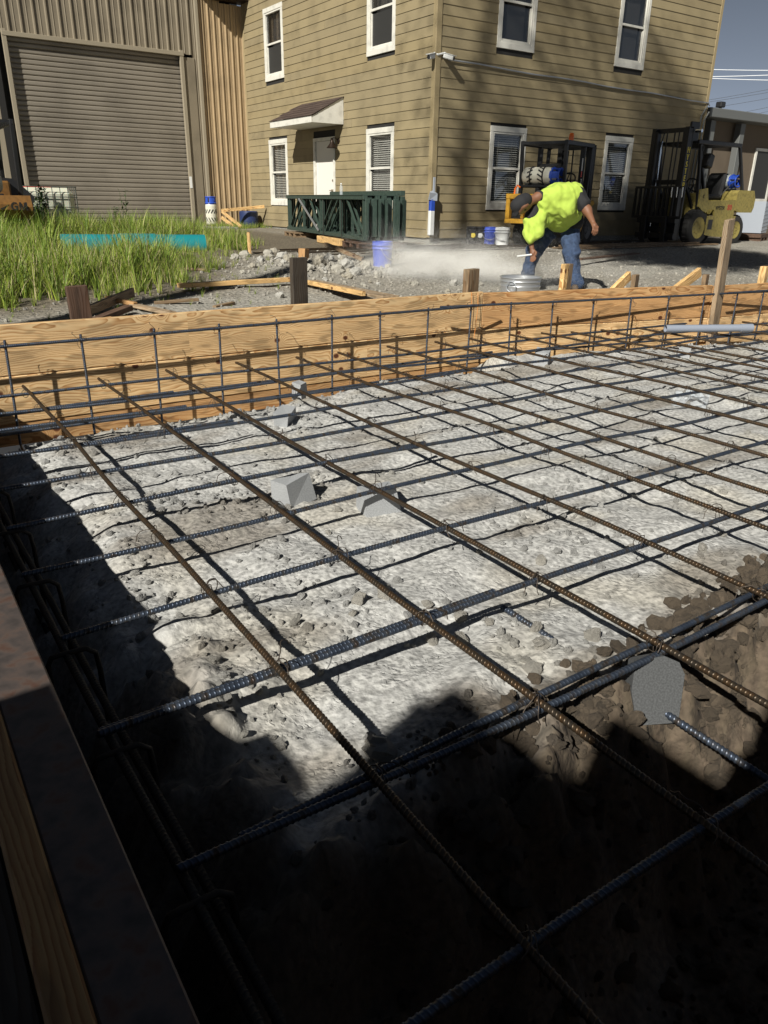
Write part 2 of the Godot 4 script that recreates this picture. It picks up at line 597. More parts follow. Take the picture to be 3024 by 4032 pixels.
	mat("cable", Color(0.75, 0.78, 0.82), 0.5)
	mat("cable_dark", Color(0.06, 0.07, 0.09), 0.6)


# ---------------------------------------------------------------- the lie of the land
const FORM := [Vector2(-0.2, -4.82), Vector2(4.25, -4.82), Vector2(6.6, -4.27), Vector2(9.3, -4.02), Vector2(12.0, -3.9)]

func form_z(x: float) -> float:
	for k in FORM.size() - 1:
		if x <= FORM[k + 1].x:
			return lerpf(FORM[k].y, FORM[k + 1].y, (x - FORM[k].x) / (FORM[k + 1].x - FORM[k].x))
	return FORM[-1].y


func ground_y(x: float, z: float) -> float:
	var y := -0.03 + 0.24 * smoothstep(-6.5, -12.5, z) + 0.05 * smoothstep(-14.0, -21.0, z)
	y += 0.018 * n1.get_noise_2d(x * 0.9, z * 0.9) + 0.009 * n1.get_noise_2d(x * 4.0 + 50.0, z * 4.0)
	if x < 7.2 and z > -11.5 and z < -8.6:     # the broken stone heaped before the racks
		y += 0.07 * exp(-pow((x - 5.6) / 0.9, 2.0) - pow((z + 10.1) / 0.6, 2.0))
	return y


func soil_edge(x: float, z: float) -> float:   # how far inside the fill, metres; negative in the trenches
	var wob := 0.07 * n1.get_noise_2d(x * 1.7, z * 1.7) + 0.035 * n1.get_noise_2d(x * 6.0 + 9.0, z * 6.0)
	var d1 := x - 0.56
	var d2 := -1.08 - z + 0.05 * sin(x * 2.1)
	var far := -3.78 - 0.25 * smoothstep(0.9, 3.0, x) if x < 4.0 else form_z(x) + 0.5
	var d3 := z - far
	return minf(d1, minf(d2, d3)) + wob


func soil_y(x: float, z: float) -> float:
	var d := soil_edge(x, z)
	var top := -0.085 + 0.030 * n1.get_noise_2d(x * 1.5, z * 2.2) + 0.006 * n1.get_noise_2d(x * 7.0, z * 7.0)
	top += 0.030 * smoothstep(0.35, 0.0, d) * n1.get_noise_2d(x * 2.5 + 30.0, z * 2.5)
	# broken clods in patches
	var patch := smoothstep(0.0, 0.35, n2.get_noise_2d(x, z))
	top += (0.002 + 0.010 * patch) * (0.4 - ncell.get_noise_2d(x, z)) - 0.006
	top += 0.004 * n1.get_noise_2d(x * 30.0, z * 30.0)
	var low := -0.58 + 0.05 * n1.get_noise_2d(x * 2.0 + 70.0, z * 2.0)
	if z < -3.5 and d < 0.0:
		low = -0.46 + 0.03 * n1.get_noise_2d(x * 2.0 + 70.0, z * 2.0)
	var s := smoothstep(-0.50, 0.02, d)
	var y := lerpf(low, top, pow(s, 0.8))
	var bank := s * (1.0 - s) * 4.0 * (0.3 + 0.7 * smoothstep(-2.2, -1.4, z))
	y += bank * (0.16 * (0.5 - ncell.get_noise_2d(x * 0.8 + 5.0, z * 0.8)) + 0.05 * n1.get_noise_2d(x * 10.0, z * 10.0))
	return y


func soil_colour(x: float, z: float) -> Color:
	var d := soil_edge(x, z)
	var pale := Color(0.57, 0.565, 0.545)
	var cream := Color(0.56, 0.53, 0.465)
	var brown := Color(0.135, 0.103, 0.072)
	var c := pale.lerp(cream, smoothstep(0.0, 0.5, n2.get_noise_2d(x * 1.5 + 40.0, z * 1.5)) * 0.8)
	var b := smoothstep(-0.02, -0.2, d) * smoothstep(-1.9, -1.3, z)
	b = maxf(b, smoothstep(0.05, 0.3, n2.get_noise_2d(x * 0.8 + 7.0, z * 0.8 + 3.0) + 0.5 * smoothstep(-1.5, -1.0, z) - 0.15) * smoothstep(-1.75, -1.25, z) * smoothstep(0.6, 1.2, x))
	c = c.lerp(brown, clampf(b, 0.0, 1.0))
	c = c.lerp(Color(0.30, 0.265, 0.22), 0.75 * smoothstep(0.1, 0.55, n2.get_noise_2d(x * 0.7 + 90.0, z * 2.2 + 11.0)))
	return c * (0.93 + 0.09 * n1.get_noise_2d(x * 9.0, z * 9.0))


func ground_colour(x: float, z: float) -> Color:
	var gravel := Color(0.375, 0.345, 0.29)
	var dusty := Color(0.43, 0.405, 0.35)
	var dirt := Color(0.19, 0.155, 0.105)
	var c := gravel.lerp(dusty, smoothstep(-0.2, 0.4, n2.get_noise_2d(x * 0.35, z * 0.35)))
	var w := smoothstep(-11.0, -12.6, z + 0.8 * n1.get_noise_2d(x * 0.5, z * 0.5)) * smoothstep(9.8, 8.6, x)
	w = maxf(w, smoothstep(-11.7, -12.2, z) * 0.55)
	w = maxf(w, smoothstep(-0.6, 0.4, grass_amount(x, z) + 0.3 * n1.get_noise_2d(x * 2.0, z * 2.0)) * 0.9)
	return c.lerp(dirt, clampf(w, 0.0, 1.0)) * (0.92 + 0.14 * n1.get_noise_2d(x * 3.0, z * 3.0))


func grass_amount(x: float, z: float) -> float:   # above nought where grass stands
	var right := 3.1 + (-8.4 - z) * 0.62 if z > -14.0 else 6.6 + (-14.0 - z) * 0.12
	return minf(minf((right - x) * 0.8, (-8.15 - z - 0.25 * x) * 0.9 + 0.35), (z + 20.6) * 0.8) + 0.35 * n1.get_noise_2d(x * 1.2 + 3.0, z * 1.2)


func axis(stops: Array) -> PackedFloat32Array:   # [from, to, step] runs
	var a := PackedFloat32Array()
	for s in stops:
		var k: int = maxi(1, roundi((s[1] - s[0]) / s[2]))
		for i in k:
			a.append(lerpf(s[0], s[1], float(i) / k))
	a.append(stops[-1][1])
	return a


func sheet(xs: PackedFloat32Array, zs: PackedFloat32Array, fy: Callable, fc: Callable, skip: Callable) -> ArrayMesh:
	var nx := xs.size()
	var nz := zs.size()
	var v := PackedVector3Array()
	var c := PackedColorArray()
	var nn := PackedVector3Array()
	v.resize(nx * nz)
	c.resize(nx * nz)
	nn.resize(nx * nz)
	for j in nz:
		for i in nx:
			v[j * nx + i] = Vector3(xs[i], fy.call(xs[i], zs[j]), zs[j])
			c[j * nx + i] = fc.call(xs[i], zs[j])
	var ix := PackedInt32Array()
	for j in nz:
		for i in nx:
			var a := v[j * nx + mini(i + 1, nx - 1)] - v[j * nx + maxi(i - 1, 0)]
			var b := v[mini(j + 1, nz - 1) * nx + i] - v[maxi(j - 1, 0) * nx + i]
			nn[j * nx + i] = b.cross(a).normalized()
			if i < nx - 1 and j < nz - 1 and not skip.call((xs[i] + xs[i + 1]) / 2.0, (zs[j] + zs[j + 1]) / 2.0):
				var p := j * nx + i
				ix.append_array([p, p + 1, p + nx, p + 1, p + nx + 1, p + nx])
	var arr := []
	arr.resize(Mesh.ARRAY_MAX)
	arr[Mesh.ARRAY_VERTEX] = v
	arr[Mesh.ARRAY_NORMAL] = nn
	arr[Mesh.ARRAY_COLOR] = c
	arr[Mesh.ARRAY_INDEX] = ix
	var m := ArrayMesh.new()
	m.add_surface_from_arrays(Mesh.PRIMITIVE_TRIANGLES, arr)
	return m


func in_pit(x: float, z: float) -> bool:
	return x > -0.06 and x < 11.0 and z < 0.14 and z > form_z(x) - 0.02


func build_land() -> void:
	var xs := axis([[-0.02, 0.5, 0.03], [0.5, 2.6, 0.0175], [2.6, 5.0, 0.03], [5.0, 11.1, 0.07]])
	var zs := axis([[-4.9, -3.6, 0.03], [-3.6, -2.0, 0.025], [-2.0, -0.7, 0.0175], [-0.7, 0.2, 0.04]])
	struct("soil", sheet(xs, zs, soil_y, soil_colour, func(x, z): return z < form_z(x) - 0.03), M["soil"])
	xs = axis([[-300.0, -60.0, 40.0], [-60.0, -10.0, 5.0], [-10.0, -1.0, 0.6], [-1.0, -0.06, 0.1], [-0.06, 10.0, 0.1], [10.0, 22.0, 0.25], [22.0, 60.0, 3.0], [60.0, 300.0, 40.0]])
	zs = axis([[-300.0, -60.0, 40.0], [-60.0, -24.0, 3.0], [-24.0, -13.0, 0.25], [-13.0, -5.4, 0.1], [-5.4, -3.8, 0.04], [-3.8, 0.14, 0.2], [0.14, 8.0, 0.6], [8.0, 60.0, 6.0], [60.0, 300.0, 40.0]])
	struct("ground", sheet(xs, zs, ground_y, ground_colour, in_pit), M["ground"])
	var slab := MB.new()
	slab.box(Vector3(6.2, 0.255, -21.6), Vector3(5.6, 0.12, 2.0), Basis(), 0.02)
	struct("driveway", slab, M["concrete"])


func rock_mesh(s: int, flat := 1.0) -> ArrayMesh:
	var f := noise(0.9, s, FastNoiseLite.TYPE_SIMPLEX, 2)
	var g := noise(0.8, s + 3, FastNoiseLite.TYPE_CELLULAR, 1)
	var m := MB.new()
	var rows := 7
	var cols := 10
	var p := []
	for j in rows + 1:
		var r := []
		for i in cols + 1:
			var a := TAU * (i % cols) / cols
			var b := PI * j / rows - PI / 2
			var d := Vector3(cos(b) * cos(a), sin(b), -cos(b) * sin(a))
			var k := 1.0 + 0.35 * f.get_noise_3dv(d * 1.1) + 0.22 * g.get_noise_3dv(d * 1.6)
			r.append(d * k * Vector3(1, 0.78 * flat, 0.86))
		p.append(r)
	for j in rows:
		for i in cols:
			m.quad(p[j][i], p[j][i + 1], p[j + 1][i + 1], p[j + 1][i])
	return m.mesh()


# ---------------------------------------------------------------- reinforcement
func rebar_mesh(length: float, r: float, bend: float, s: int, pitch := 0.0115) -> ArrayMesh:   # along +x from the origin, with slanting ribs
	var count := int(length / pitch)
	var sides := 8
	var f := noise(0.35, s, FastNoiseLite.TYPE_SIMPLEX_SMOOTH, 2)
	var v := PackedVector3Array()
	var nn := PackedVector3Array()
	var ix := PackedInt32Array()
	var prof := [[0.0, 1.0], [0.42, 1.0], [0.55, 1.17], [0.85, 1.17]]
	for k in count:
		for q in prof:
			for a in sides:
				var w := TAU * a / sides
				var rr: float = r * maxf(q[1], 1.12 if a == 0 or a == sides / 2 else 1.0)
				var x: float = (k + q[0]) * pitch + 0.0032 * sin(w * 1.0)
				var off := Vector2(f.get_noise_2d(x, 1.0), f.get_noise_2d(x, 60.0)) * bend
				v.append(Vector3(x, cos(w) * rr + off.x * 0.6, sin(w) * rr + off.y))
				var tilt := 0.0
				if q[0] == 0.55:
					tilt = -0.55
				elif q[0] == 0.85:
					tilt = 0.55
				nn.append(Vector3(tilt, cos(w), sin(w)).normalized())
	var rings := count * prof.size()
	for k in rings - 1:
		for a in sides:
			var b := (a + 1) % sides
			var p := k * sides
			ix.append_array([p + a, p + sides + a, p + b, p + b, p + sides + a, p + sides + b])
	var c0 := v.size()
	v.append(Vector3(v[0].x - 0.001, v[0].y - r, v[0].z)); nn.append(Vector3(-1, 0, 0))
	var e := (rings - 1) * sides
	v.append(Vector3(v[e].x + 0.001, v[e].y - r, v[e].z)); nn.append(Vector3(1, 0, 0))
	for a in sides:
		var b := (a + 1) % sides
		ix.append_array([c0, a, b, c0 + 1, e + b, e + a])
	var arr := []
	arr.resize(Mesh.ARRAY_MAX)
	arr[Mesh.ARRAY_VERTEX] = v
	arr[Mesh.ARRAY_NORMAL] = nn
	arr[Mesh.ARRAY_INDEX] = ix
	var m := ArrayMesh.new()
	m.add_surface_from_arrays(Mesh.PRIMITIVE_TRIANGLES, arr)
	return m


func lay(called: String, m: Mesh, material: Material, a: Vector3, b: Vector3, roll: float, label: String, group: String) -> MeshInstance3D:
	var o := obj(called, m, material)
	var x := (b - a).normalized()
	var z := x.cross(Vector3.UP).normalized()
	if z.length() < 0.5:
		z = Vector3(0, 0, 1)
	o.transform = Transform3D(Basis(x, z.cross(x), z) * Basis(Vector3.RIGHT, roll), a)
	tag(o, label, "rebar", group)
	return o


func build_rebar() -> void:
	var long1 := rebar_mesh(8.0, 0.0078, 0.020, 1)
	var long2 := rebar_mesh(8.0, 0.0078, 0.026, 2)
	var cross1 := rebar_mesh(4.75, 0.0078, 0.016, 3)
	var cross2 := rebar_mesh(4.75, 0.0078, 0.024, 4)
	var lap := rebar_mesh(1.1, 0.0076, 0.008, 5)
	# the tie: a loop and two loose tails
	var ties := []
	for s in 3:
		var w := MB.new()
		rng.seed = 30 + s
		w.ring(Vector3(0, -0.008, 0), Vector3(1, 0.15, 1), 0.021, 0.0013, 12, 4)
		w.ring(Vector3(0, -0.008, 0), Vector3(1, 0.05, -1), 0.021, 0.0013, 12, 4)
		for k in 2:
			var p := [Vector3(0, 0.012, 0)]
			var d := Vector3(rng.randf_range(-1, 1), 0.8, rng.randf_range(-1, 1)).normalized()
			for q in 8:
				p.append(p[-1] + d * 0.012)
				d = (d + Vector3(rng.randf_range(-0.5, 0.5), rng.randf_range(-0.7, 0.2), rng.randf_range(-0.5, 0.5))).normalized()
			w.tube(p, 0.0015, 4)
		ties.append(w.mesh())
	rng.seed = 5
	var row_z := [-4.45, -4.09, -3.75, -3.37, -2.98, -2.58, -2.21, -1.785, -1.345, -0.93, -0.515]
	var col_x := [0.625, 1.047, 1.462, 1.925, 2.37, 2.71, 3.13, 3.575, 3.93, 4.32, 4.61, 4.9, 5.2, 5.55, 5.95, 6.35, 6.75]
	for k in row_z.size():
		var x0: float = 0.215 + (0.02 if k % 2 else 0.0)
		var o := lay("rebar", long1 if k % 2 else long2, M["rebar_blue"], Vector3(x0, 0.032, row_z[k] + 0.012), Vector3(8.2, 0.032, row_z[k] - 0.012 + (0.16 if k < 3 else 0.05)), k * 0.7, "blue grey rebar parallel to the pine form, %s counted from that form" % ordinal(k), "rebars parallel to the pine form")
		if k in [1, 2, 3, 5, 8, 9]:
			var x1: float = [0, 0.25, 0.2, 0.3, 0, 0.9, 0, 0, 0.22, 0.35, 0][k]
			lay("lap_rebar", lap, M["rebar_blue"], Vector3(x1, 0.030, row_z[k] - 0.012), Vector3(x1 + 1.1, 0.032, row_z[k] - 0.014), 0.4, "short lap bar beside the %s rebar counted from the pine form" % ordinal(k), "short lap bars")
			if k == 9:
				lay("lap_rebar", lap, M["rebar_blue"], Vector3(1.32, 0.031, row_z[k] - 0.021), Vector3(2.4, 0.031, row_z[k] - 0.023), 0.9, "short lap bar resting over the grey concrete block in the near trench", "short lap bars")
		o.set_meta("group", "rebars parallel to the pine form")
	for k in col_x.size():
		var x: float = col_x[k]
		var z0 := -4.6
		if x > 4.2:
			z0 = form_z(x) + 0.24
		var o := lay("cross_rebar", cross1 if k % 2 else cross2, M["rebar_brown"], Vector3(x + 0.012, 0.0485, z0), Vector3(x - 0.014, 0.0485, 0.0), k * 1.3, "rust brown rebar at right angles to the pine form, %s from the steel edged form" % ordinal(k), "rebars at right angles to the pine form")
		for j in row_z.size():
			if row_z[j] < z0 + 0.1 or x > 5.0 and j > 4:
				continue
			var t := MeshInstance3D.new()
			t.mesh = ties[(k + j) % 3]
			t.material_override = M["wire"]
			t.name = "tie_wire"
			o.add_child(t, true)
			t.transform = o.transform.affine_inverse() * Transform3D(Basis(Vector3.UP, rng.randf_range(-0.25, 0.25) + (PI if (k + j) % 2 else 0.0)), Vector3(x, 0.045, row_z[j]))
	# the loose bottom bar that runs out of the fill into the near trench, and the lower beam bars
	lay("bottom_rebar", rebar_mesh(1.2, 0.0085, 0.003, 8), M["rebar_blue"], Vector3(1.403, -0.075, -1.42), Vector3(1.42, -0.11, -0.3), 0.0, "dark rebar end lying on the fill and running into the near trench", "bottom bars")
	var side := rebar_mesh(4.6, 0.0083, 0.012, 9)
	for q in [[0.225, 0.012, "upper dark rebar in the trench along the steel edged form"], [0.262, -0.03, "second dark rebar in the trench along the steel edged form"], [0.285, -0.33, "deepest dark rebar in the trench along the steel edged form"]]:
		lay("trench_rebar", side, M["rebar_shaded"], Vector3(q[0], q[1], -4.6), Vector3(q[0] + 0.01, q[1], 0.0), 0.5, q[2], "bars in the side trench")
	# stirrups
	var up := rebar_mesh(0.62, 0.0068, 0.004, 12)
	var hook := MB.new()
	hook.tube([Vector3(0, -0.31, 0), Vector3(0.0, -0.325, 0.015), Vector3(0, -0.33, 0.05), Vector3(0, -0.33, 0.22)], 0.0066, 8)
	var hookm := hook.mesh()
	var s := 0.16
	var k := 0
	var at := Vector2(0.16, FORM[1].y)
	while at.x < 9.0:
		var x := at.x
		var z := form_z(x) + 0.145
		var o := thing("stirrup", "upright stirrup bar tied before the pine form, %s from the steel edged form" % ordinal(k), "stirrup", Vector3(x, 0, z), 0.0, "stirrups along the pine form")
		var b := obj("upright", up, M["rebar_blue"], o)
		b.transform = Transform3D(Basis(Vector3(0.0 + rng.randf_range(-0.03, 0.03), 1, 0).normalized(), Vector3(-1, 0, 0), Vector3(0, 0, 1)), Vector3(0, -0.31, 0))
		obj("bottom_bend", hookm, M["rebar_blue"], o)
		var t := obj("tie_wire", ties[k % 3], M["wire"], o)
		t.position = Vector3(0, 0.27, 0)
		t.rotation = Vector3(PI / 2, rng.randf() * 6.0, 0)
		var step := 0.425 if x < 4.0 else 0.40
		at.x += step * (1.0 if x < 4.25 else 0.97)
		k += 1
	# side-trench stirrups
	for q in 9:
		var z := -0.86 - q * 0.42
		var o := thing("side_stirrup", "dark stirrup in the side trench, %s from the near end" % ordinal(q), "stirrup", Vector3(0.245, 0, z), 0.0, "stirrups in the side trench")
		var b := MB.new()
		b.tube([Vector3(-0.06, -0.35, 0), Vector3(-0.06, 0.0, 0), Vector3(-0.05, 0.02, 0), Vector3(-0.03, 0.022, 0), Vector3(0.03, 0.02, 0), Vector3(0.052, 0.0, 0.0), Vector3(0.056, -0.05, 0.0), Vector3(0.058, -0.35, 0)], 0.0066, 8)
		obj("hoop", b, M["rebar_shaded"], o)
	# top rails, following the bend of the form
	var rail := rebar_mesh(4.15, 0.0083, 0.006, 14)
	lay("top_rail_rebar", rail, M["rebar_blue"], Vector3(0.1, 0.262, -4.668), Vector3(4.2, 0.285, -4.668), 0.0, "blue grey top rail rebar before the pale pine board", "top rails")
	lay("top_rail_rebar", rail, M["rebar_blue"], Vector3(3.7, 0.292, -4.69), Vector3(7.7, 0.300, form_z(7.7) + 0.165), 0.0, "blue grey top rail rebar before the orange pine board", "top rails")
	lay("top_rail_rebar", rail, M["rebar_blue"], Vector3(6.6, 0.312, form_z(6.6) + 0.16), Vector3(10.7, 0.312, form_z(10.7) + 0.165), 0.0, "blue grey top rail rebar beyond the tall stake", "top rails")
	for q in [[-0.12, "lower"], [-0.235, "lowest"]]:
		lay("form_rebar", rail, M["rebar_blue"], Vector3(0.1, q[0], -4.655), Vector3(4.2, q[0] + 0.02, -4.655), 0.0, "%s rebar tied to the stirrups before the pale pine board" % q[1], "rebars at the foot of the form")
		lay("form_rebar", rail, M["rebar_blue"], Vector3(3.9, q[0] + 0.01, -4.66), Vector3(7.9, q[0] + 0.04, form_z(7.9) + 0.16), 0.0, "%s rebar tied to the stirrups before the orange pine board" % q[1], "rebars at the foot of the form")


# ---------------------------------------------------------------- forms, stakes and what stands in the pit
func plank(parent: Node3D, called: String, m: Material, a: Vector3, b: Vector3, h: float, d: float, uo: Vector2) -> MeshInstance3D:
	var q := MB.new()
	q.uo = uo
	q.beam(a, b, h, d, Vector3.UP, 0.004)
	return obj(called, q, m, parent)


func stake(at: Vector3, w: float, d: float, top: float, turn: float, m: Material, label: String, lean := 0.0) -> Node3D:
	var q := MB.new()
	q.uo = Vector2(rng.randf(), rng.randf())
	var h := top + 0.3
	q.box(Vector3(0, h / 2 - 0.3, 0), Vector3(w, h, d), Basis(), 0.003)
	var o := obj("stake", q, m)
	o.position = at
	o.rotation = Vector3(0, turn, lean)
	tag(o, label, "stake", "stakes behind the pine form")
	return o


func build_forms() -> void:
	var names := ["pale pine form boards with knots behind the rebar, nearest the steel edged form", "orange pine form boards behind the rebar before the metal pail", "orange pine form boards beyond the tall grey stake", "pine form boards at the far end of the pit"]
	for k in FORM.size() - 1:
		var o := thing("form_board", names[k], "form board", Vector3.ZERO, 0.0, "boards of the far form")
		var a := Vector3(FORM[k].x, 0, FORM[k].y)
		var b := Vector3(FORM[k + 1].x, 0, FORM[k + 1].y)
		var back := Vector3(0, 0, -0.019)
		var gap := (b - a).normalized() * 0.004
		plank(o, "plank", M["pine"] if k == 0 else M["pine_orange"], a + back + gap + Vector3(0, 0.212, 0), b + back - gap + Vector3(0, 0.222, 0), 0.292, 0.038, Vector2(0.13 + 0.4 * k, 0.02))
		plank(o, "plank", M["pine"], a + back + gap + Vector3(0, -0.078, 0.004), b + back - gap + Vector3(0, -0.070, 0.004), 0.280, 0.038, Vector2(0.55 + 0.3 * k, 0.35))
		plank(o, "plank", M["pine_orange"] if k == 0 else M["pine"], a + back + gap + Vector3(0, -0.29, -0.004), b + back - gap + Vector3(0, -0.28, -0.004), 0.135, 0.038, Vector2(0.3 + 0.3 * k, 0.6))
	# side form: a timber with a steel edge
	var sf := thing("side_form", "side form of rough timber with a rusty steel edge beside the trench", "form")
	plank(sf, "timber", M["saw_wood"], Vector3(0.025, 0.198, 0.35), Vector3(0.025, 0.198, -4.75), 0.05, 0.048, Vector2(0.2, 0.1))
	var st := MB.new()
	st.box(Vector3(0.0955, 0.216, -2.2), Vector3(0.092, 0.009, 5.1), Basis(), 0.003)
	st.box(Vector3(0.137, -0.13, -2.2), Vector3(0.009, 0.68, 5.1), Basis(), 0.002)
	obj("steel_edge", st, M["form_steel"], sf)
	var bk := MB.new()
	bk.box(Vector3(0.045, -0.16, -2.2), Vector3(0.06, 0.60, 5.1))
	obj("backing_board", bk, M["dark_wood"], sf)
	var wl := MB.new()
	wl.box(Vector3(-0.40, 0.06, -2.2), Vector3(0.80, 0.20, 5.1), Basis(), 0.004)
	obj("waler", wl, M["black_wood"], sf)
	# near form, below the frame
	var nf := thing("near_form", "pine form boards closing the near side of the pit", "form board", Vector3.ZERO, 0.0, "boards of the near form")
	plank(nf, "plank", M["pine"], Vector3(0.14, 0.22, 0.16), Vector3(10.9, 0.22, 0.16), 0.29, 0.038, Vector2(0.2, 0.3))
	plank(nf, "plank", M["pine_orange"], Vector3(0.14, -0.075, 0.16), Vector3(10.9, -0.075, 0.16), 0.29, 0.038, Vector2(0.4, 0.1))
	plank(nf, "plank", M["pine"], Vector3(0.14, -0.37, 0.16), Vector3(10.9, -0.37, 0.16), 0.29, 0.038, Vector2(0.7, 0.5))
	rng.seed = 77
	stake(Vector3(1.095, 0.0, -4.95), 0.125, 0.042, 0.545, 0.05, M["dark_wood"], "dark brown plywood stake behind the pale pine form by the grass", 0.03)
	stake(Vector3(2.605, 0.0, -4.95), 0.128, 0.042, 0.67, 0.12, M["black_wood"], "tall blackened flat stake behind the pale pine form")
	stake(Vector3(4.215, 0.0, -4.95), 0.15, 0.06, 0.54, 0.25, M["old_wood"], "short brown stake at the joint of the pale and orange form boards")
	stake(Vector3(5.06, 0.0, -4.72), 0.062, 0.044, 0.57, 0.2, M["lumber"], "fresh yellow stake, one of a pair by the worker's foot", -0.02)
	stake(Vector3(5.135, 0.0, -4.74), 0.062, 0.044, 0.568, 0.2, M["old_wood"], "brown stake doubled against the fresh yellow one", -0.02)
	stake(Vector3(5.90, 0.0, -4.62), 0.09, 0.04, 0.46, 0.3, M["old_wood"], "stub stake behind the yellow offcut near the middle of the orange form")
	stake(Vector3(6.66, 0.0, -4.41), 0.09, 0.04, 0.45, 0.3, M["old_wood"], "brown stub stake just before the tall grey stake")
	stake(Vector3(6.63, 0.0, -4.22), 0.165, 0.042, 0.945, 0.25, M["grey_wood"], "tall weathered grey stake standing inside the orange form", 0.08)
	stake(Vector3(7.55, 0.0, -4.36), 0.10, 0.06, 0.50, 0.2, M["lumber"], "yellow stake behind the form at the far end")
	for q in [[Vector3(5.55, 0.30, -4.60), Vector3(5.86, 0.45, -4.66), "yellow offcut nailed to the stub stake above the orange form"], [Vector3(6.22, 0.30, -4.44), Vector3(6.64, 0.47, -4.47), "yellow kicker board nailed to the stub by the tall grey stake"]]:
		var b := MB.new()
		b.uo = Vector2(rng.randf(), rng.randf())
		b.beam(q[0], q[1], 0.085, 0.04, Vector3.UP, 0.003)
		tag(obj("kicker_board", b, M["lumber"]), q[2], "offcut", "kickers behind the form")
	# string on the joint of the boards
	var sg := MB.new()
	sg.tube([Vector3(4.10, 0.375, -4.80), Vector3(4.10, 0.30, -4.79), Vector3(4.085, 0.12, -4.785), Vector3(4.09, 0.02, -4.78), Vector3(4.13, 0.0, -4.77), Vector3(4.14, 0.06, -4.775), Vector3(4.16, 0.25, -4.78), Vector3(4.17, 0.37, -4.80)], 0.002, 5)
	tag(obj("string", sg, M["string_orange"]), "orange string hanging over the joint of the form boards", "string")
	# grey plastic pipe lying on the mat
	var pp := thing("plastic_pipe", "grey plastic pipe lying on the rebar mat by the tall stake", "pipe")
	var a := Vector3(5.40, 0.115, -3.86)
	var e := Vector3(6.05, 0.118, -3.53)
	var pm := MB.new()
	var dr := (e - a).normalized()
	pm.tube([a, e], 0.030, 18, false)
	pm.tube([e, a], 0.026, 18, false)
	obj("barrel", pm, M["pvc_grey"], pp)
	var sk := MB.new()
	sk.tube([e - dr * 0.075, e + dr * 0.03], 0.0335, 18, true)
	obj("socket", sk, M["pvc_grey"], pp)


func chip_block(s: int, size: Vector3) -> ArrayMesh:   # a broken paving block: a box with its corners knocked about
	rng.seed = s
	var m := MB.new()
	var p := []
	for y in [0.0, 1.0]:
		for q in [Vector2(-0.5, 0.5), Vector2(0.5, 0.5), Vector2(0.5, -0.5), Vector2(-0.5, -0.5)]:
			p.append(Vector3((q.x + rng.randf_range(-0.12, 0.12)) * size.x, (y + (rng.randf_range(-0.16, 0.04) if y > 0.5 else 0.0)) * size.y, (q.y + rng.randf_range(-0.12, 0.12)) * size.z))
	m.hexa(p)
	return m.mesh()


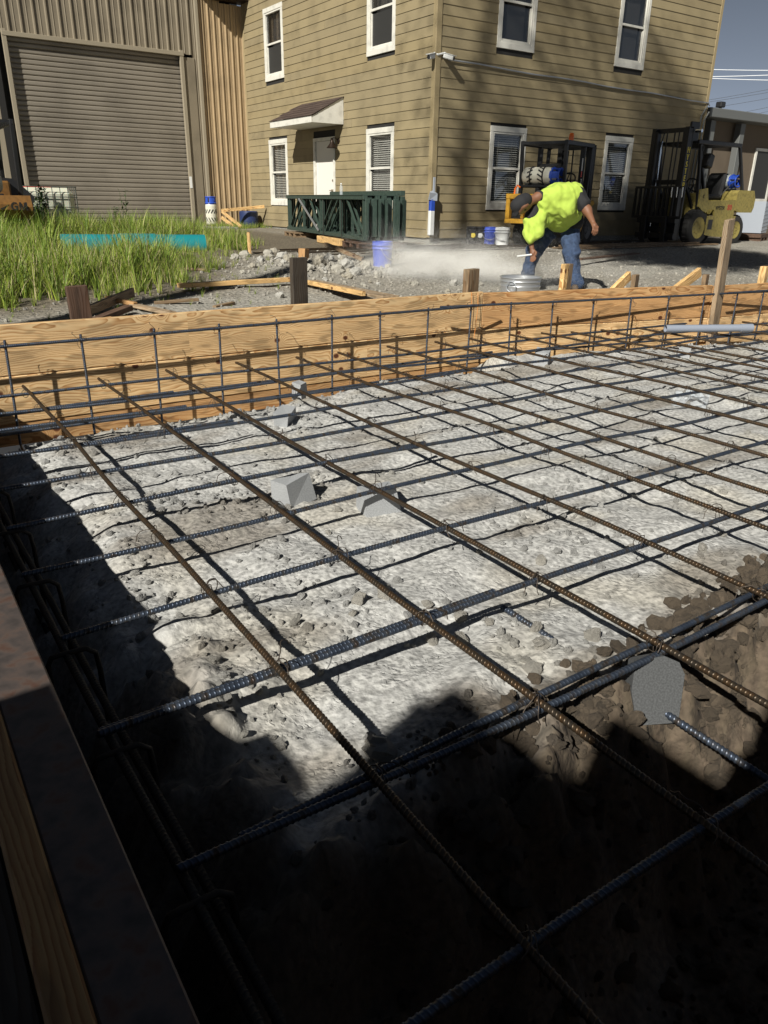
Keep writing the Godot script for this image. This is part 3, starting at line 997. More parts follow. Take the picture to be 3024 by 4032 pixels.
func build_pit_things() -> void:
	for q in [[Vector3(1.285, -0.10, -2.54), Vector3(0.13, 0.115, 0.10), 0.3, -0.12, "pale grey paving block under the mat, farther left of the pair"], [Vector3(1.52, -0.11, -2.27), Vector3(0.14, 0.12, 0.11), -0.2, -0.15, "pale broken paving block leaning under a crossing of rebars"], [Vector3(4.18, -0.13, -4.02), Vector3(0.13, 0.16, 0.10), 0.6, 0.0, "pale stone block at the foot of the orange form"], [Vector3(5.40, -0.11, -3.66), Vector3(0.09, 0.12, 0.09), 0.6, 0.1, "small pale block under the mat beyond the plastic bag"], [Vector3(1.76, -0.11, -3.57), Vector3(0.15, 0.12, 0.08), 0.8, 0.2, "dusty block under the mat near the pale pine form"], [Vector3(2.17, -0.12, -4.15), Vector3(0.08, 0.11, 0.06), 0.5, 0.0, "small white block against the foot of the pale pine form"]]:
		var o := obj("concrete_block", chip_block(int(q[0].x * 100.0), q[1]), M["paver"])
		o.position = q[0]
		o.rotation = Vector3(q[3], q[2], 0.06)
		tag(o, q[4], "block", "blocks propping the mat")
	var db := MB.new()
	db.prism(PackedVector2Array([Vector2(-0.06, -0.085), Vector2(0.04, -0.085), Vector2(0.066, 0.03), Vector2(0.055, 0.06), Vector2(0.02, 0.078), Vector2(-0.05, 0.07), Vector2(-0.066, 0.0)]), 0.055, Transform3D(Basis(), Vector3(0, 0, -0.027)))
	var dbo := obj("concrete_block", db, M["paver_dark"])
	dbo.position = Vector3(1.42, -0.045, -0.885)
	dbo.rotation = Vector3(-0.42, -0.62, 0.1)
	tag(dbo, "dark grey six sided paver leaning under the rebar at the near trench edge", "block", "blocks propping the mat")
	# folded liner in the far corner
	var ln := MB.new()
	var fl := noise(1.0, 44, FastNoiseLite.TYPE_SIMPLEX, 3)
	var lp := []
	for j in 13:
		var rw := []
		for i in 11:
			var x := 0.18 + 0.05 * i
			var z := -4.62 + 0.085 * j
			rw.append(Vector3(x, -0.36 + 0.05 * fl.get_noise_2d(x * 3.0, z * 9.0) + 0.05 * sin(z * 30.0) * 0.4, z))
		lp.append(rw)
	for j in 12:
		for i in 10:
			ln.quad(lp[j][i], lp[j + 1][i], lp[j + 1][i + 1], lp[j][i + 1])
	tag(obj("liner_sheet", ln, M["liner"]), "folded dark grey liner sheet in the far corner of the side trench", "sheet")
	# crumpled clear plastic
	var bg := MB.new()
	var f := noise(1.4, 8, FastNoiseLite.TYPE_SIMPLEX, 3)
	var pts := []
	for j in 9:
		var r := []
		for i in 9:
			var w := Vector2(i / 8.0 - 0.5, j / 8.0 - 0.5)
			r.append(Vector3(w.x * 0.26, 0.13 * maxf(0.0, 0.55 - w.length()) + 0.05 * f.get_noise_2d(i * 0.9, j * 0.9) + 0.03, w.y * 0.2))
		pts.append(r)
	for j in 8:
		for i in 8:
			bg.tri(pts[j][i], pts[j + 1][i], pts[j + 1][i + 1])
			bg.tri(pts[j][i], pts[j + 1][i + 1], pts[j][i + 1])
	var bo := obj("plastic_bag", bg, M["bag"])
	bo.position = Vector3(4.08, -0.085, -2.66)
	bo.rotation.y = 0.5
	tag(bo, "crumpled clear plastic bag on the fill under the mat", "plastic bag")
	# stones on the fill
	var rocks := []
	for s in 6:
		rocks.append(rock_mesh(100 + s, 0.75))
	rng.seed = 9
	var many := []
	var tints := []
	var singles := 0
	for k in 9000:
		var x := rng.randf_range(0.35, 6.5) if k % 3 else rng.randf_range(0.5, 2.8)
		var z := rng.randf_range(-4.2, -0.35)
		var d := soil_edge(x, z)
		var w := 0.12 + 0.9 * smoothstep(0.0, 0.3, n2.get_noise_2d(x, z)) + 1.1 * smoothstep(-0.25, -0.02, d) * smoothstep(0.15, 0.0, d)
		if rng.randf() > w or z < form_z(x) + 0.03:
			continue
		var r := 0.004 + 0.017 * pow(rng.randf(), 3.0)
		var y := soil_y(x, z)
		many.append(Transform3D(Basis.from_euler(Vector3(rng.randf() * 6, rng.randf() * 6, rng.randf() * 6)).scaled(Vector3.ONE * r), Vector3(x, y + r * 0.3, z)))
		tints.append(soil_colour(x, z) * rng.randf_range(0.85, 1.1))
	stuff("pebbles", rocks[0], M["stone"], many, "pale pebbles scattered over the fill under the rebar", "pebbles", tints)
	var dirt := []
	var dirt_tints := []
	for k in 11000:
		var x := rng.randf_range(0.45, 3.6)
		var z := rng.randf_range(-1.45, -0.3)
		var d := soil_edge(x, z)
		if d > 0.03 or x < 0.75 or z < -1.3 or Vector2(x - 1.42, z + 0.88).length() < 0.13 or rng.randf() > 0.15 + 0.85 * smoothstep(-0.1, 0.35, n2.get_noise_2d(x * 1.6 + 60.0, z * 1.6)):
			continue
		var r := 0.006 + 0.028 * pow(rng.randf(), 2.6)
		dirt.append(Transform3D(Basis.from_euler(Vector3(rng.randf() * 6, rng.randf() * 6, rng.randf() * 6)).scaled(Vector3.ONE * r), Vector3(x, soil_y(x, z) + r * 0.45, z)))
		dirt_tints.append(Color(0.17, 0.13, 0.09) * rng.randf_range(0.7, 1.3))
	stuff("dirt_clods", rocks[2], M["stone"], dirt, "crumbling brown clods on the banks of the near trench", "clods", dirt_tints)
	var spots := [[1.05, -1.67, 0.030], [1.145, -1.665, 0.034], [1.0, -1.62, 0.016], [1.22, -1.55, 0.022], [1.14, -1.42, 0.026], [1.2, -1.36, 0.03], [1.27, -1.45, 0.024], [1.32, -1.38, 0.018], [1.35, -1.2, 0.032], [1.4, -1.27, 0.026], [1.5, -1.15, 0.03], [1.55, -1.05, 0.034], [1.25, -1.13, 0.028], [1.33, -1.02, 0.034], [1.62, -0.95, 0.04], [1.72, -1.02, 0.034], [1.75, -0.9, 0.045], [1.86, -0.95, 0.03], [1.95, -0.9, 0.04], [1.53, -0.84, 0.036], [1.52, -0.74, 0.042], [1.56, -0.78, 0.036], [1.3, -0.83, 0.03], [1.2, -0.88, 0.03], [1.12, -0.94, 0.028], [1.02, -0.92, 0.036], [0.92, -0.95, 0.04], [0.86, -1.02, 0.03], [1.08, -0.80, 0.04], [0.98, -0.74, 0.03], [0.9, -0.8, 0.026], [1.15, -0.7, 0.022], [1.6, -1.75, 0.018], [1.75, -1.6, 0.024], [2.1, -1.5, 0.022], [2.3, -1.35, 0.026], [2.5, -1.4, 0.02], [0.75, -1.1, 0.05], [1.0, -2.6, 0.014], [1.25, -2.2, 0.014]]
	var brown := StandardMaterial3D.new()
	brown = M["stone"].duplicate()
	brown.vertex_color_use_as_albedo = false
	brown.albedo_color = Color(0.16, 0.122, 0.085).linear_to_srgb()
	var pale: StandardMaterial3D = brown.duplicate()
	pale.albedo_color = Color(0.56, 0.53, 0.47).linear_to_srgb()
	var clods := []
	var loose := []
	for k in spots.size():
		var q: Array = spots[k]
		var d := soil_edge(q[0], q[1])
		var o := obj("stone", rocks[k % 6], brown if d < 0.0 else pale)
		o.position = Vector3(q[0], soil_y(q[0], q[1]) + q[2] * 0.35, q[1])
		o.scale = Vector3.ONE * q[2]
		o.rotation = Vector3(rng.randf(), rng.randf() * 6.0, rng.randf())
		tag(o, "brown clod on the bank of the near trench" if d < 0.0 else "pale stone lying loose on the fill under the mat", "stone", "clods on the trench bank" if d < 0.0 else "stones on the fill")
		if d < 0.0:
			clods.append(o)
		else:
			loose.append(o)
	label_by_nearness(clods, "brown clod on the trench bank", [[Vector3(1.45, -0.1, -0.98), "the dark grey paver"], [Vector3(0.625, 0.0, -1.0), "the first rust brown rebar"]])
	label_by_nearness(loose, "pale stone lying on the fill", [[Vector3(1.45, -0.1, -0.98), "the dark grey paver"], [Vector3(1.047, 0.0, -1.345), "the crossing by the short lap bar"], [Vector3(2.37, 0.0, -1.4), "the fifth rust brown rebar"]])


# ---------------------------------------------------------------- the clad house
const SILL := 0.335
const EAVE := 6.32
const COURSE := 0.177

# a wall: origin at its lower corner, u along it, w out of it
func clad_wall(house: Node3D, o: Vector3, u: Vector3, w: Vector3, length: float, holes: Array) -> void:
	var b := Basis(u, Vector3.UP, w)
	# the structure behind the boards, in cells round the openings
	var us := [0.0, length]
	var ys := [0.0, EAVE - SILL]
	for h in holes:
		us.append_array([h[0], h[1]])
		ys.append_array([h[2], h[3]])
	us.sort()
	ys.sort()
	var core := MB.new()
	for i in us.size() - 1:
		for j in ys.size() - 1:
			if us[i + 1] - us[i] < 0.001 or ys[j + 1] - ys[j] < 0.001:
				continue
			var cu: float = (us[i] + us[i + 1]) / 2.0
			var cy: float = (ys[j] + ys[j + 1]) / 2.0
			var open := false
			for h in holes:
				open = open or (cu > h[0] and cu < h[1] and cy > h[2] and cy < h[3])
			if not open:
				core.box(o + u * cu + Vector3.UP * cy - w * 0.08, Vector3(us[i + 1] - us[i], ys[j + 1] - ys[j], 0.15), b)
	obj("wall", core, M["wall_dark"], house)
	var rows := int(ceil((EAVE - SILL) / COURSE))
	for r in rows:
		var y0 := r * COURSE - 0.012
		var y1 := minf((r + 1) * COURSE, EAVE - SILL)
		var cuts := [[0.09, length - 0.09]]
		for h in holes:
			if h[3] > y0 + 0.02 and h[2] < y1 - 0.02:
				var next := []
				for c in cuts:
					if h[1] <= c[0] or h[0] >= c[1]:
						next.append(c)
						continue
					if h[0] > c[0]:
						next.append([c[0], h[0]])
					if h[1] < c[1]:
						next.append([h[1], c[1]])
				cuts = next
		for c in cuts:
			var parts := [c]
			if c[1] - c[0] > 3.4:
				var at := lerpf(c[0], c[1], rng.randf_range(0.25, 0.75))
				parts = [[c[0], at - 0.0015], [at + 0.0015, c[1]]]
			for p in parts:
				var m := MB.new()
				var lo := 0.019 + rng.randf_range(-0.001, 0.0015)
				var q := []
				for yy in [[y0, lo], [y1, 0.006]]:
					q.append_array([o + u * p[0] + Vector3.UP * yy[0] + w * yy[1], o + u * p[1] + Vector3.UP * yy[0] + w * yy[1], o + u * p[1] + Vector3.UP * yy[0] - w * 0.004, o + u * p[0] + Vector3.UP * yy[0] - w * 0.004])
				m.hexa(q)
				obj("siding_plank", m, M["siding_%d" % rng.randi_range(0, 3)], house)


func window(house: Node3D, o: Vector3, u: Vector3, w: Vector3, h: Array, blinds: bool, screen: bool) -> void:
	var b := Basis(u, Vector3.UP, w)
	var ctr: Vector3 = o + u * (h[0] + h[1]) / 2.0 + Vector3.UP * (h[2] + h[3]) / 2.0
	var n := Node3D.new()
	n.name = "window"
	house.add_child(n, true)
	n.transform = Transform3D(b, ctr)
	var W: float = h[1] - h[0]
	var H: float = h[3] - h[2]
	var tr := MB.new()
	var tw := 0.082
	tr.box(Vector3(-W / 2 + tw / 2, 0, 0.008), Vector3(tw, H - 0.21, 0.04), Basis(), 0.003)
	tr.box(Vector3(W / 2 - tw / 2, 0, 0.008), Vector3(tw, H - 0.21, 0.04), Basis(), 0.003)
	tr.box(Vector3(0, H / 2 - 0.0525, 0.009), Vector3(W + 0.006, 0.105, 0.044), Basis(), 0.003)
	tr.box(Vector3(0, -H / 2 + 0.0525, 0.009), Vector3(W + 0.006, 0.105, 0.044), Basis(), 0.003)
	obj("casing", tr, M["white_trim"], n)
	var iw := W - 2 * tw
	var ih := H - 0.21
	var fr := MB.new()
	for sgn in [-1.0, 1.0]:
		fr.box(Vector3(sgn * (iw / 2 - 0.02), 0, -0.006), Vector3(0.04, ih, 0.05), Basis(), 0.002)
		fr.box(Vector3(0, sgn * (ih / 2 - 0.02), -0.0062), Vector3(iw - 0.082, 0.04, 0.05), Basis(), 0.002)
	obj("frame", fr, M["white_trim"], n)
	var up := MB.new()
	up.box(Vector3(0, 0.012, -0.012), Vector3(iw - 0.084, 0.045, 0.03), Basis(), 0.002)
	obj("meeting_rail", up, M["white_trim"], n)
	var sa := MB.new()
	var lw := iw - 0.084
	sa.box(Vector3(-lw / 2 + 0.014, -ih / 4 - 0.016, -0.026), Vector3(0.028, ih / 2 - 0.06, 0.02))
	sa.box(Vector3(lw / 2 - 0.014, -ih / 4 - 0.016, -0.026), Vector3(0.028, ih / 2 - 0.06, 0.02))
	sa.box(Vector3(0, -ih / 2 + 0.058, -0.0262), Vector3(lw - 0.06, 0.034, 0.02))
	obj("sash", sa, M["white_trim"], n)
	var g := MB.new()
	g.box(Vector3(0, ih / 4 - 0.005, -0.024), Vector3(lw, ih / 2 - 0.06, 0.004))
	obj("pane", g, M["glass"], n)
	var g2 := MB.new()
	g2.box(Vector3(0, -ih / 4 - 0.006, -0.040), Vector3(lw - 0.05, ih / 2 - 0.09, 0.004))
	obj("pane", g2, M["screen"] if screen else M["glass"], n)
	var bk := MB.new()
	bk.box(Vector3(0, 0, -0.32), Vector3(W, H, 0.01))
	for sgn in [-1.0, 1.0]:
		bk.box(Vector3(sgn * (W / 2 - 0.005), 0, -0.17), Vector3(0.01, H, 0.29))
		bk.box(Vector3(0, sgn * (H / 2 - 0.005), -0.17), Vector3(W - 0.022, 0.01, 0.29))
	obj("reveal", bk, M["wall_dark"], n)
	if blinds:
		var bl := MB.new()
		var k := 0
		var y := ih / 2 - 0.07
		while y > -ih / 2 + 0.05:
			bl.box(Vector3(0.0, y, -0.10), Vector3(lw - 0.02, 0.003, 0.046), Basis(Vector3.RIGHT, 0.55))
			y -= 0.043
			k += 1
		for x in [-0.25, 0.25]:
			bl.box(Vector3(x * lw, 0, -0.075), Vector3(0.004, ih - 0.08, 0.002))
		bl.box(Vector3(0, ih / 2 - 0.04, -0.1), Vector3(lw - 0.01, 0.04, 0.06))
		obj("blind", bl, M["blind"], n).set_meta("kind", "stuff")
	else:
		var bl := MB.new()
		bl.box(Vector3(0.06, 0.0, -0.12), Vector3(lw * 0.62, ih - 0.1, 0.01))
		obj("shade", bl, M["wall_dark"], n)


func build_house() -> void:
	rng.seed = 4
	var house := thing("clad_house", "two storey house clad in tan lap siding behind the building yard", "house")
	# left wall, seen from outside: u runs from the far end to the corner
	var o := Vector3(XC, SILL, -22.4)
	var u := Vector3(0, 0, 1)
	var w := Vector3(-1, 0, 0)
	var holes := []
	var base := -22.4
	for q in [[-21.0, -19.9, 0.887, 2.555], [-15.957, -14.852, 0.885, 2.54], [-21.04, -19.94, 3.97, 5.64], [-15.958, -14.875, 3.955, 5.62], [-18.45, -17.37, SILL, 2.47]]:
		holes.append([q[0] - base, q[1] - base, q[2] - SILL, q[3] - SILL])
	clad_wall(house, o, u, w, 22.4 + ZC, holes)
	for k in 4:
		window(house, o, u, w, holes[k], k < 2, k != 1 and k != 0)
	# right wall
	var o2 := Vector3(XC, SILL, ZC)
	var holes2 := []
	for q in [[11.767, 12.817, 0.897, 2.558], [15.39, 16.40, 0.914, 2.557], [11.79, 12.836, 3.986, 5.65], [15.385, 16.41, 3.988, 5.65]]:
		holes2.append([q[0] - XC, q[1] - XC, q[2] - SILL, q[3] - SILL])
	clad_wall(house, o2, Vector3(1, 0, 0), Vector3(0, 0, 1), 8.87, holes2)
	for k in 4:
		window(house, o2, Vector3(1, 0, 0), Vector3(0, 0, 1), holes2[k], k < 2, false)
	# corner boards
	var H := EAVE - SILL
	for q in [[Vector3(XC - 0.012, SILL + H / 2, ZC - 0.043), Vector3(0.026, H, 0.098)], [Vector3(XC + 0.038, SILL + H / 2, ZC + 0.019), Vector3(0.126, H, 0.026)], [Vector3(XC + 8.83, SILL + H / 2, ZC + 0.012), Vector3(0.1, H, 0.028)], [Vector3(XC - 0.012, SILL + H / 2, -22.35), Vector3(0.026, H, 0.09)]]:
		var m := MB.new()
		m.box(q[0], q[1], Basis(), 0.004)
		obj("corner_board", m, M["siding_trim"], house)
	# far walls and roof
	var bw := MB.new()
	bw.box(Vector3(XC + 8.8, SILL + H / 2, -17.95), Vector3(0.14, H, 8.7))
	bw.box(Vector3(XC + 4.5, SILL + H / 2, -22.33), Vector3(8.4, H, 0.14))
	obj("rear_wall", bw, M["siding_0"], house)
	var fo := MB.new()
	fo.box(Vector3(XC + 4.435, 0.16, -17.94), Vector3(8.83, 0.34, 8.88))
	obj("foundation", fo, M["concrete"], house)
	var rf := MB.new()
	rf.hexa([Vector3(XC - 0.35, EAVE, ZC + 0.35), Vector3(XC + 9.2, EAVE, ZC + 0.35), Vector3(XC + 9.2, EAVE, -22.8), Vector3(XC - 0.35, EAVE, -22.8), Vector3(XC + 4.0, EAVE + 2.2, -17.5), Vector3(XC + 5.0, EAVE + 2.2, -17.5), Vector3(XC + 5.0, EAVE + 2.2, -18.4), Vector3(XC + 4.0, EAVE + 2.2, -18.4)])
	obj("roof", rf, M["shingle"], house)
	# door
	var d := Node3D.new()
	d.name = "door"
	house.add_child(d, true)
	d.transform = Transform3D(Basis(u, Vector3.UP, w), Vector3(XC, SILL, -17.91))
	var m := MB.new()
	m.box(Vector3(-0.497, 1.03, 0.008), Vector3(0.086, 2.06, 0.045), Basis(), 0.003)
	m.box(Vector3(0.497, 1.03, 0.008), Vector3(0.086, 2.06, 0.045), Basis(), 0.003)
	m.box(Vector3(0, 2.098, 0.009), Vector3(1.08, 0.075, 0.049), Basis(), 0.003)
	obj("casing", m, M["white_trim"], d)
	m = MB.new()
	m.box(Vector3(0, 1.03, -0.035), Vector3(0.905, 2.055, 0.045), Basis(), 0.003)
	obj("leaf_panel", m, M["door_white"], d)
	m = MB.new()
	m.lathe([Vector2(0, 0.06), Vector2(0.028, 0.055), Vector2(0.03, 0.03), Vector2(0.013, 0.022), Vector2(0.013, 0.0), Vector2(0.032, 0.0)], 14, Transform3D(Basis(Vector3.RIGHT, PI / 2), Vector3(0.385, 0.93, -0.012)))
	m.box(Vector3(0.34, 0.93, 0.045), Vector3(0.1, 0.018, 0.016), Basis(), 0.004)
	obj("handle", m, M["brass"], d)
	m = MB.new()
	m.lathe([Vector2(0.0, 0.022), Vector2(0.026, 0.02), Vector2(0.03, 0.0)], 14, Transform3D(Basis(Vector3.RIGHT, PI / 2), Vector3(0.385, 1.16, -0.012)))
	obj("deadbolt", m, M["brass"], d)
	# canopy over the door
	var cn := Node3D.new()
	cn.name = "door_canopy"
	house.add_child(cn, true)
	cn.transform = Transform3D(Basis(u, Vector3.UP, w), Vector3(XC, 0, -18.03))
	m = MB.new()
	m.box(Vector3(0, 2.765, 0.875), Vector3(2.14, 0.145, 0.035), Basis(), 0.004)
	obj("fascia", m, M["white_trim"], cn)
	for sg in [-1.0, 1.0]:
		m = MB.new()
		var poly := PackedVector2Array([Vector2(0.02, 2.70), Vector2(0.86, 2.70), Vector2(0.86, 2.83), Vector2(0.02, 3.27)])
		m.prism(poly, 0.02, Transform3D(Basis(Vector3(0, 0, 1), Vector3(0, 1, 0), Vector3(-1, 0, 0)), Vector3(sg * 1.055 + 0.01, 0, 0)))
		obj("gable_panel", m, M["white_trim"], cn)
	m = MB.new()
	m.box(Vector3(0, 2.705, 0.45), Vector3(2.08, 0.012, 0.82))
	obj("soffit", m, M["white_trim"], cn)
	for r in 6:
		for q in 7:
			m = MB.new()
			var y0 := 2.835 + r * 0.073
			var zz := 0.90 - r * 0.146
			var x0 := -1.09 + q * 0.312 + (0.1 if r % 2 else 0.0)
			var x1 := minf(x0 + 0.308, 1.09)
			x0 = maxf(x0, -1.09)
			m.box(Vector3((x0 + x1) / 2, y0 + 0.042, zz - 0.07), Vector3(x1 - x0, 0.008, 0.19), Basis(Vector3.RIGHT, 0.45 - 0.04))
			obj("shingle", m, M["shingle"] if rng.randf() < 0.6 else M["shingle_light"], cn)
	# wall lamp, unlit
	var lamp := Node3D.new()
	lamp.name = "wall_lamp"
	house.add_child(lamp, true)
	lamp.transform = Transform3D(Basis(u, Vector3.UP, w), Vector3(XC, 2.36, -17.20))
	m = MB.new()
	m.lathe([Vector2(0.06, 0.0), Vector2(0.06, 0.02), Vector2(0, 0.03)], 14, Transform3D(Basis(Vector3.RIGHT, PI / 2), Vector3(0, 0.0, 0.02)))
	m.tube([Vector3(0, 0, 0.03), Vector3(0, 0.06, 0.10), Vector3(0, 0.06, 0.17), Vector3(0, 0.02, 0.2)], 0.011, 8)
	obj("bracket", m, M["bronze"], lamp)
	m = MB.new()
	m.lathe([Vector2(0.135, -0.16), Vector2(0.05, -0.05), Vector2(0.035, 0.0), Vector2(0.03, 0.05), Vector2(0, 0.055)], 20, Transform3D(Basis(), Vector3(0, 0.0, 0.2)))
	obj("lamp_shade", m, M["bronze"], lamp)
	# cameras and conduit at the corner
	for q in [[Vector3(XC - 0.12, 3.66, ZC + 0.02), Vector3(-1.0, -0.25, 0.45)], [Vector3(XC + 0.22, 3.67, ZC + 0.13), Vector3(0.35, -0.3, 1.0)]]:
		var sc := Node3D.new()
		sc.name = "security_camera"
		house.add_child(sc, true)
		sc.position = q[0]
		var dd: Vector3 = q[1].normalized()
		m = MB.new()
		m.beam(-dd * 0.12, dd * 0.12, 0.085, 0.08, Vector3.UP, 0.015)
		m.beam(-dd * 0.10 + Vector3(0, 0.05, 0), dd * 0.16 + Vector3(0, 0.05, 0), 0.012, 0.095, Vector3.UP, 0.004)
		obj("housing", m, M["plastic_white"], sc)
		m = MB.new()
		m.tube([dd * 0.121, dd * 0.128], 0.032, 14)
		obj("lens", m, M["plastic_black"], sc)
		m = MB.new()
		m.tube([-dd * 0.08, -dd * 0.1 + Vector3(0, 0.05, 0.0), Vector3(XC + 0.02, 3.70, ZC + 0.04) - q[0]], 0.02, 8)
		obj("arm", m, M["plastic_white"], sc)
	m = MB.new()
	var p := []
	for k in 12:
		var f := k / 11.0
		p.append(Vector3(lerpf(XC + 0.28, XC + 8.85, f), lerpf(3.64, 3.50, f) + 0.012 * sin(f * 19.0), ZC + 0.045))
	p.append(Vector3(XC + 8.92, 3.44, ZC + 0.045))
	m.tube(p, 0.017, 8)
	obj("conduit", m, M["galv_dull"], house)
	m = MB.new()
	m.tube([Vector3(XC + 8.80, 3.42, ZC + 0.06), Vector3(XC + 8.62, 3.2, ZC + 0.06), Vector3(XC + 8.58, 0.5, ZC + 0.06)], 0.02, 8)
	m.tube([Vector3(XC + 8.92, 3.30, ZC + 0.06), Vector3(XC + 8.76, 3.1, ZC + 0.06), Vector3(XC + 8.72, 0.5, ZC + 0.06)], 0.02, 8)
	obj("downpipe", m, M["fascia_grey"], house)


# ---------------------------------------------------------------- the metal shed and the low wing
func rib_sheet(x0: float, x1: float, y0: float, y1: float, z: float, pitch: float) -> MB:
	var m := MB.new()
	var pts := []
	var x := x0
	while x < x1 - 0.001:
		for q in [[0.0, 0.0], [0.60, 0.0], [0.66, 0.012], [0.70, 0.0], [0.0, 0.0]]:
			pass
		for q in [[0.0, 0.0], [0.30, 0.0], [0.33, 0.010], [0.37, 0.010], [0.40, 0.0], [0.72, 0.0], [0.79, 0.038], [0.89, 0.038], [0.96, 0.0]]:
			var xx: float = x + q[0] * pitch
			if xx <= x1:
				pts.append(Vector2(xx, q[1]))
		x += pitch
	pts.append(Vector2(x1, 0.0))
	for k in pts.size() - 1:
		var a: Vector2 = pts[k]
		var b: Vector2 = pts[k + 1]
		m.quad(Vector3(a.x, y0, z + a.y), Vector3(b.x, y0, z + b.y), Vector3(b.x, y1, z + b.y), Vector3(a.x, y1, z + a.y))
	return m


func build_shed() -> void:
	rng.seed = 6
	var shed := thing("metal_shed", "tall metal shed with ribbed tan walls and a closed roll up door", "shed")
	var z := -22.4
	var top := 7.6
	var x := 0.62
	for k in 9:      # wall sheets over and beside the door
		var x1 := x + 0.9
		var y0 := 4.62
		if x1 < 4.05 or x > 8.3:
			y0 = 0.3
		obj("wall_sheet", rib_sheet(x, x1 - 0.003, y0, top, z, 0.3), M["shed"], shed)
		x = x1
	for q in [[-2.2, 0.62], [8.72, 8.86]]:
		obj("wall_sheet", rib_sheet(q[0], q[1], 0.3, top, z, 0.3), M["shed"], shed)
	obj("wall_sheet", rib_sheet(8.94, 9.60, 0.3, 6.6, z - 0.02, 0.165), M["shed_lamplit"], shed)
	obj("wall_sheet", rib_sheet(9.603, 10.235, 0.3, 5.93, z - 0.02, 0.165), M["shed_lamplit"], shed)
	var m := MB.new()
	m.box(Vector3(9.7, 6.05, z + 0.2), Vector3(1.2, 0.16, 0.6), Basis(), 0.01)
	obj("eave", m, M["bronze"], shed)
	m = MB.new()
	m.box(Vector3(4.0, 4.0, z - 6.0), Vector3(12.4, 7.4, 11.6))
	obj("body", m, M["wall_dark"], shed)
	# trims
	for q in [[Vector3(8.90, 3.8, z + 0.03), Vector3(0.09, 7.2, 0.10)], [Vector3(8.40, 2.45, z + 0.03), Vector3(0.10, 4.5, 0.09)], [Vector3(4.03, 2.45, z + 0.03), Vector3(0.10, 4.5, 0.09)], [Vector3(6.22, 4.61, z + 0.035), Vector3(4.48, 0.10, 0.10)], [Vector3(3.62, 2.45, z + 0.02), Vector3(0.14, 4.6, 0.08)], [Vector3(8.62, 2.3, z + 0.01), Vector3(0.30, 4.5, 0.03)]]:
		m = MB.new()
		m.box(q[0], q[1], Basis(), 0.006)
		obj("trim", m, M["shed_trim"] if q[1].x < 0.2 or q[1].y < 0.2 else M["shed"], shed)
	m = MB.new()
	m.box(Vector3(8.38, 1.45, z + 0.08), Vector3(0.07, 0.3, 0.01))
	obj("bent_flashing", m, M["label_white"], shed)
	# roll up door: one mesh per slat
	var door := Node3D.new()
	door.name = "roll_up_door"
	shed.add_child(door, true)
	door.position = Vector3(6.22, 0.31, z - 0.10)
	var slat := MB.new()
	var prof := [Vector2(0.0, 0.0), Vector2(0.012, 0.018), Vector2(0.028, 0.024), Vector2(0.082, 0.024), Vector2(0.10, 0.016), Vector2(0.112, 0.0)]
	for k in prof.size() - 1:
		var a: Vector2 = prof[k]
		var b: Vector2 = prof[k + 1]
		slat.quad(Vector3(-2.16, a.x, a.y), Vector3(2.16, a.x, a.y), Vector3(2.16, b.x, b.y), Vector3(-2.16, b.x, b.y))
	var sm := slat.mesh()
	for k in 37:
		var s := obj("slat", sm, M["roll_door"], door)
		s.position = Vector3(0, 0.06 + k * 0.114, 0.004 * sin(k * 1.7) * (1.0 if k % 5 == 0 else 0.3))
		s.rotation.x = rng.randf_range(-0.05, 0.05)
	m = MB.new()
	m.box(Vector3(0, 0.03, 0.02), Vector3(4.32, 0.07, 0.05), Basis(), 0.005)
	obj("bottom_bar", m, M["shed_trim"], door)
	# low wing beyond the house
	var wing := thing("low_wing", "low brown building with a grey fascia beyond the right end of the house", "building")
	m = MB.new()
	m.box(Vector3(27.4, 1.78, -18.0), Vector3(13.6, 3.1, 6.8))
	obj("wall", m, M["wing"], wing)
	m = MB.new()
	m.box(Vector3(27.4, 3.42, -17.8), Vector3(14.4, 0.24, 7.4), Basis(), 0.02)
	obj("fascia", m, M["fascia_grey"], wing)
	for xx in [20.75, 22.2]:
		m = MB.new()
		m.box(Vector3(xx, 1.72, -14.42), Vector3(0.22, 3.1, 0.2), Basis(), 0.01)
		obj("post", m, M["fascia_grey"], wing)
	for xx in [24.0, 27.5]:
		var win := Node3D.new()
		win.name = "window"
		wing.add_child(win, true)
		win.position = Vector3(xx, 1.95, -14.59)
		m = MB.new()
		for sg in [-1.0, 1.0]:
			m.box(Vector3(sg * 0.5, 0, 0), Vector3(0.09, 1.5, 0.05))
			m.box(Vector3(0, sg * 0.71, 0.002), Vector3(0.91, 0.08, 0.05))
		obj("frame", m, M["white_trim"], win)
		m = MB.new()
		m.box(Vector3(0, 0, 0.0), Vector3(0.91, 1.34, 0.012))
		obj("pane", m, M["screen"], win)
	var ss := thing("roof_lamp", "small dark fitting on the roof edge of the low building", "fitting", Vector3(20.75, 3.55, -14.2))
	m = MB.new()
	m.box(Vector3(0, 0.09, 0), Vector3(0.22, 0.14, 0.18), Basis(), 0.02)
	m.box(Vector3(0, 0.01, 0), Vector3(0.06, 0.06, 0.06))
	obj("fitting_body", m, M["plastic_black"], ss)


# ---------------------------------------------------------------- machines
func part(parent: Node3D, called: String, material: String) -> MB:   # a builder that commits itself later
	var b := MB.new()
	b.set_meta("p", [parent, called, material])
	return b


func done(b: MB) -> MeshInstance3D:
	var p: Array = b.get_meta("p")
	return obj(p[1], b, M[p[2]], p[0])


